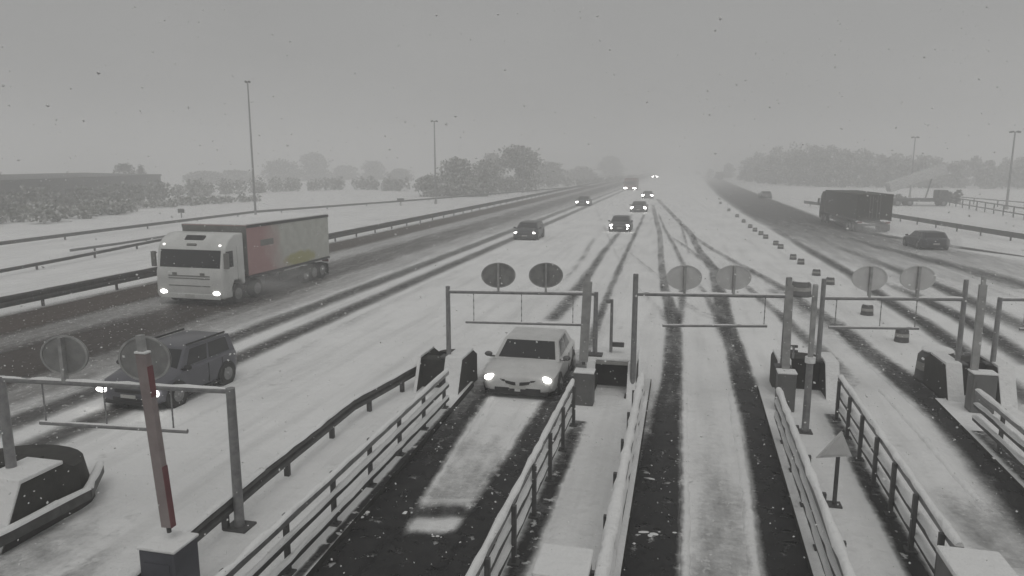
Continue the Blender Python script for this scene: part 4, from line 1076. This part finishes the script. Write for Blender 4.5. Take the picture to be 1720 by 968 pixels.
# the far wood on the right reads as one mass
wd_ = MB(); rg = random.Random(5); org = flat(G(1400, 318))
prof = [(1185, 300, 284), (1215, 304, 272), (1245, 307, 264), (1275, 310, 256), (1305, 312, 247), (1335, 314, 241), (1360, 315, 236), (1390, 316, 245), (1420, 317, 251), (1450, 317, 247), (1480, 317, 253), (1510, 318, 257), (1540, 318, 260), (1575, 318, 258), (1610, 318, 263), (1645, 319, 261), (1680, 319, 265), (1720, 320, 262), (1760, 320, 262), (1810, 321, 262)]
for x, yb, yt in prof:
    for r_ in range(3):
        P = flat(G(x + rg.uniform(-12, 12), yb - 2 - r_ * 2.2)); h = HGT(P, yt + rg.uniform(-2, 9) + (0 if r_ else 8)); wdt = max(4.5, h * rg.uniform(.7, 1.05))
        t = MB(); crown(t, h, wdt, rg, 26, .55, .05); trunk(t, h, h * .03, rg)
        of = P - org
        wd_.add([(v[0] + of.x, v[1] + of.y, v[2]) for v in t.v], t.f)
wo = wd_.build('woodland', 'foliage'); wo.location = org
tag(wo, 'hazy grey wood standing beyond the right-hand snowfield', 'woodland', kind='stuff')
for lab, x, yb, yt, wp, sd in (('small dark bush left of the railing in the right field', 1593, 340, 321, 16, 51), ('small dark bush at the head of the railing in the right field', 1608, 341, 319, 18, 52), ('low dark scrub beside the tipper lorry', 1500, 340, 325, 40, 53)):
    P = G(x, yb); h = HGT(P, yt); dep = (P - C0).dot(FW); rg2 = random.Random(sd); m = MB()
    crown(m, h, wp * dep / F, rg2, 24, .2, .0); b_ = m.build('bush', 'foliage_dark'); b_.location = (P.x, P.y, 0); tag(b_, lab, 'bush', 'bushes in the right field')

# ---------------------------------------------------------------- falling snow
m = MB(); rg = random.Random(11)
OCT = [Vector(v) for v in ((1, 0, 0), (-1, 0, 0), (0, 1, 0), (0, -1, 0), (0, 0, 1), (0, 0, -1))]
OF = [(0, 2, 4), (2, 1, 4), (1, 3, 4), (3, 0, 4), (2, 0, 5), (1, 2, 5), (3, 1, 5), (0, 3, 5)]
def flake(p, r):
    q = Matrix.Rotation(rg.random() * 6, 3, 'X') @ Matrix.Rotation(rg.random() * 6, 3, 'Y')
    m.add([p + q @ Vector((v.x * r, v.y * r * rg.uniform(.5, 1), v.z * r * .7)) for v in OCT], OF)
for _ in range(17000):
    dist = 5.5 + 42 * rg.random() ** .8; a = PSI + R_(rg.uniform(-48, 48)); z = .3 + (CAMH + dist * .4) * rg.random() ** 1.5
    flake(Vector((-math.sin(a) * dist, math.cos(a) * dist, z)), rg.uniform(.008, .015) + .009 * rg.random() ** 3)
tag(m.build('snowfall', 'snow'), 'snowflakes falling through the air', 'snow', kind='stuff')

# ---------------------------------------------------------------- haze
hm = bpy.data.materials.new('haze'); hm.use_nodes = True; t = hm.node_tree; t.nodes.clear()
pv = t.nodes.new('ShaderNodeVolumePrincipled'); pv.inputs['Color'].default_value = (.985, .985, .985, 1); pv.inputs['Density'].default_value = HAZE
pv.inputs['Anisotropy'].default_value = 0.0
ou = t.nodes.new('ShaderNodeOutputMaterial'); t.links.new(pv.outputs[0], ou.inputs['Volume'])
M['haze'] = hm
hz = MB().box((0, 415, 14.5), (2 * S + 40, 1110, 31)).build('haze', 'haze')
tag(hz, 'falling snow haze filling the air', 'haze', kind='stuff')

def spray(label, P, r, dens, seed):
    m_ = bpy.data.materials.new('spray'); m_.use_nodes = True; t = m_.node_tree; t.nodes.clear()
    pv = t.nodes.new('ShaderNodeVolumePrincipled'); pv.inputs['Color'].default_value = (.98, .98, .98, 1)
    tc = t.nodes.new('ShaderNodeTexCoord'); ln = t.nodes.new('ShaderNodeVectorMath'); ln.operation = 'LENGTH'; t.links.new(tc.outputs['Object'], ln.inputs[0])
    f = noise(t, 2.0, 3, .6)
    a = math_(t, 'SUBTRACT', 1.0, ln.outputs['Value'], True); a = math_(t, 'MULTIPLY', a, math_(t, 'SUBTRACT', math_(t, 'MULTIPLY', f, 3.0), .9, True))
    t.links.new(math_(t, 'MULTIPLY', a, dens), pv.inputs['Density'])
    ou = t.nodes.new('ShaderNodeOutputMaterial'); t.links.new(pv.outputs[0], ou.inputs['Volume'])
    M['sp'] = m_
    ob = MB().ell((0, 0, 0), (1, 1, 1), 16, 10).build('spray', 'sp'); ob.location = P; ob.scale = r
    return tag(ob, label, 'spray', kind='stuff')
q = G(1602, 425); spray('puff of snow spray behind the departing dark car', (q.x, q.y, .75), (.55, .9, .9), 2.2, 1)
q = G(1462, 396); spray('spray trailing from the brown lorry', (q.x, q.y - 1, .8), (2.6, 4, 1.0), .25, 2)
q = G(430, 505); spray('slush spray beside the white lorry', (q.x - .5, q.y + 2, .6), (2.0, 5, .9), .45, 3)
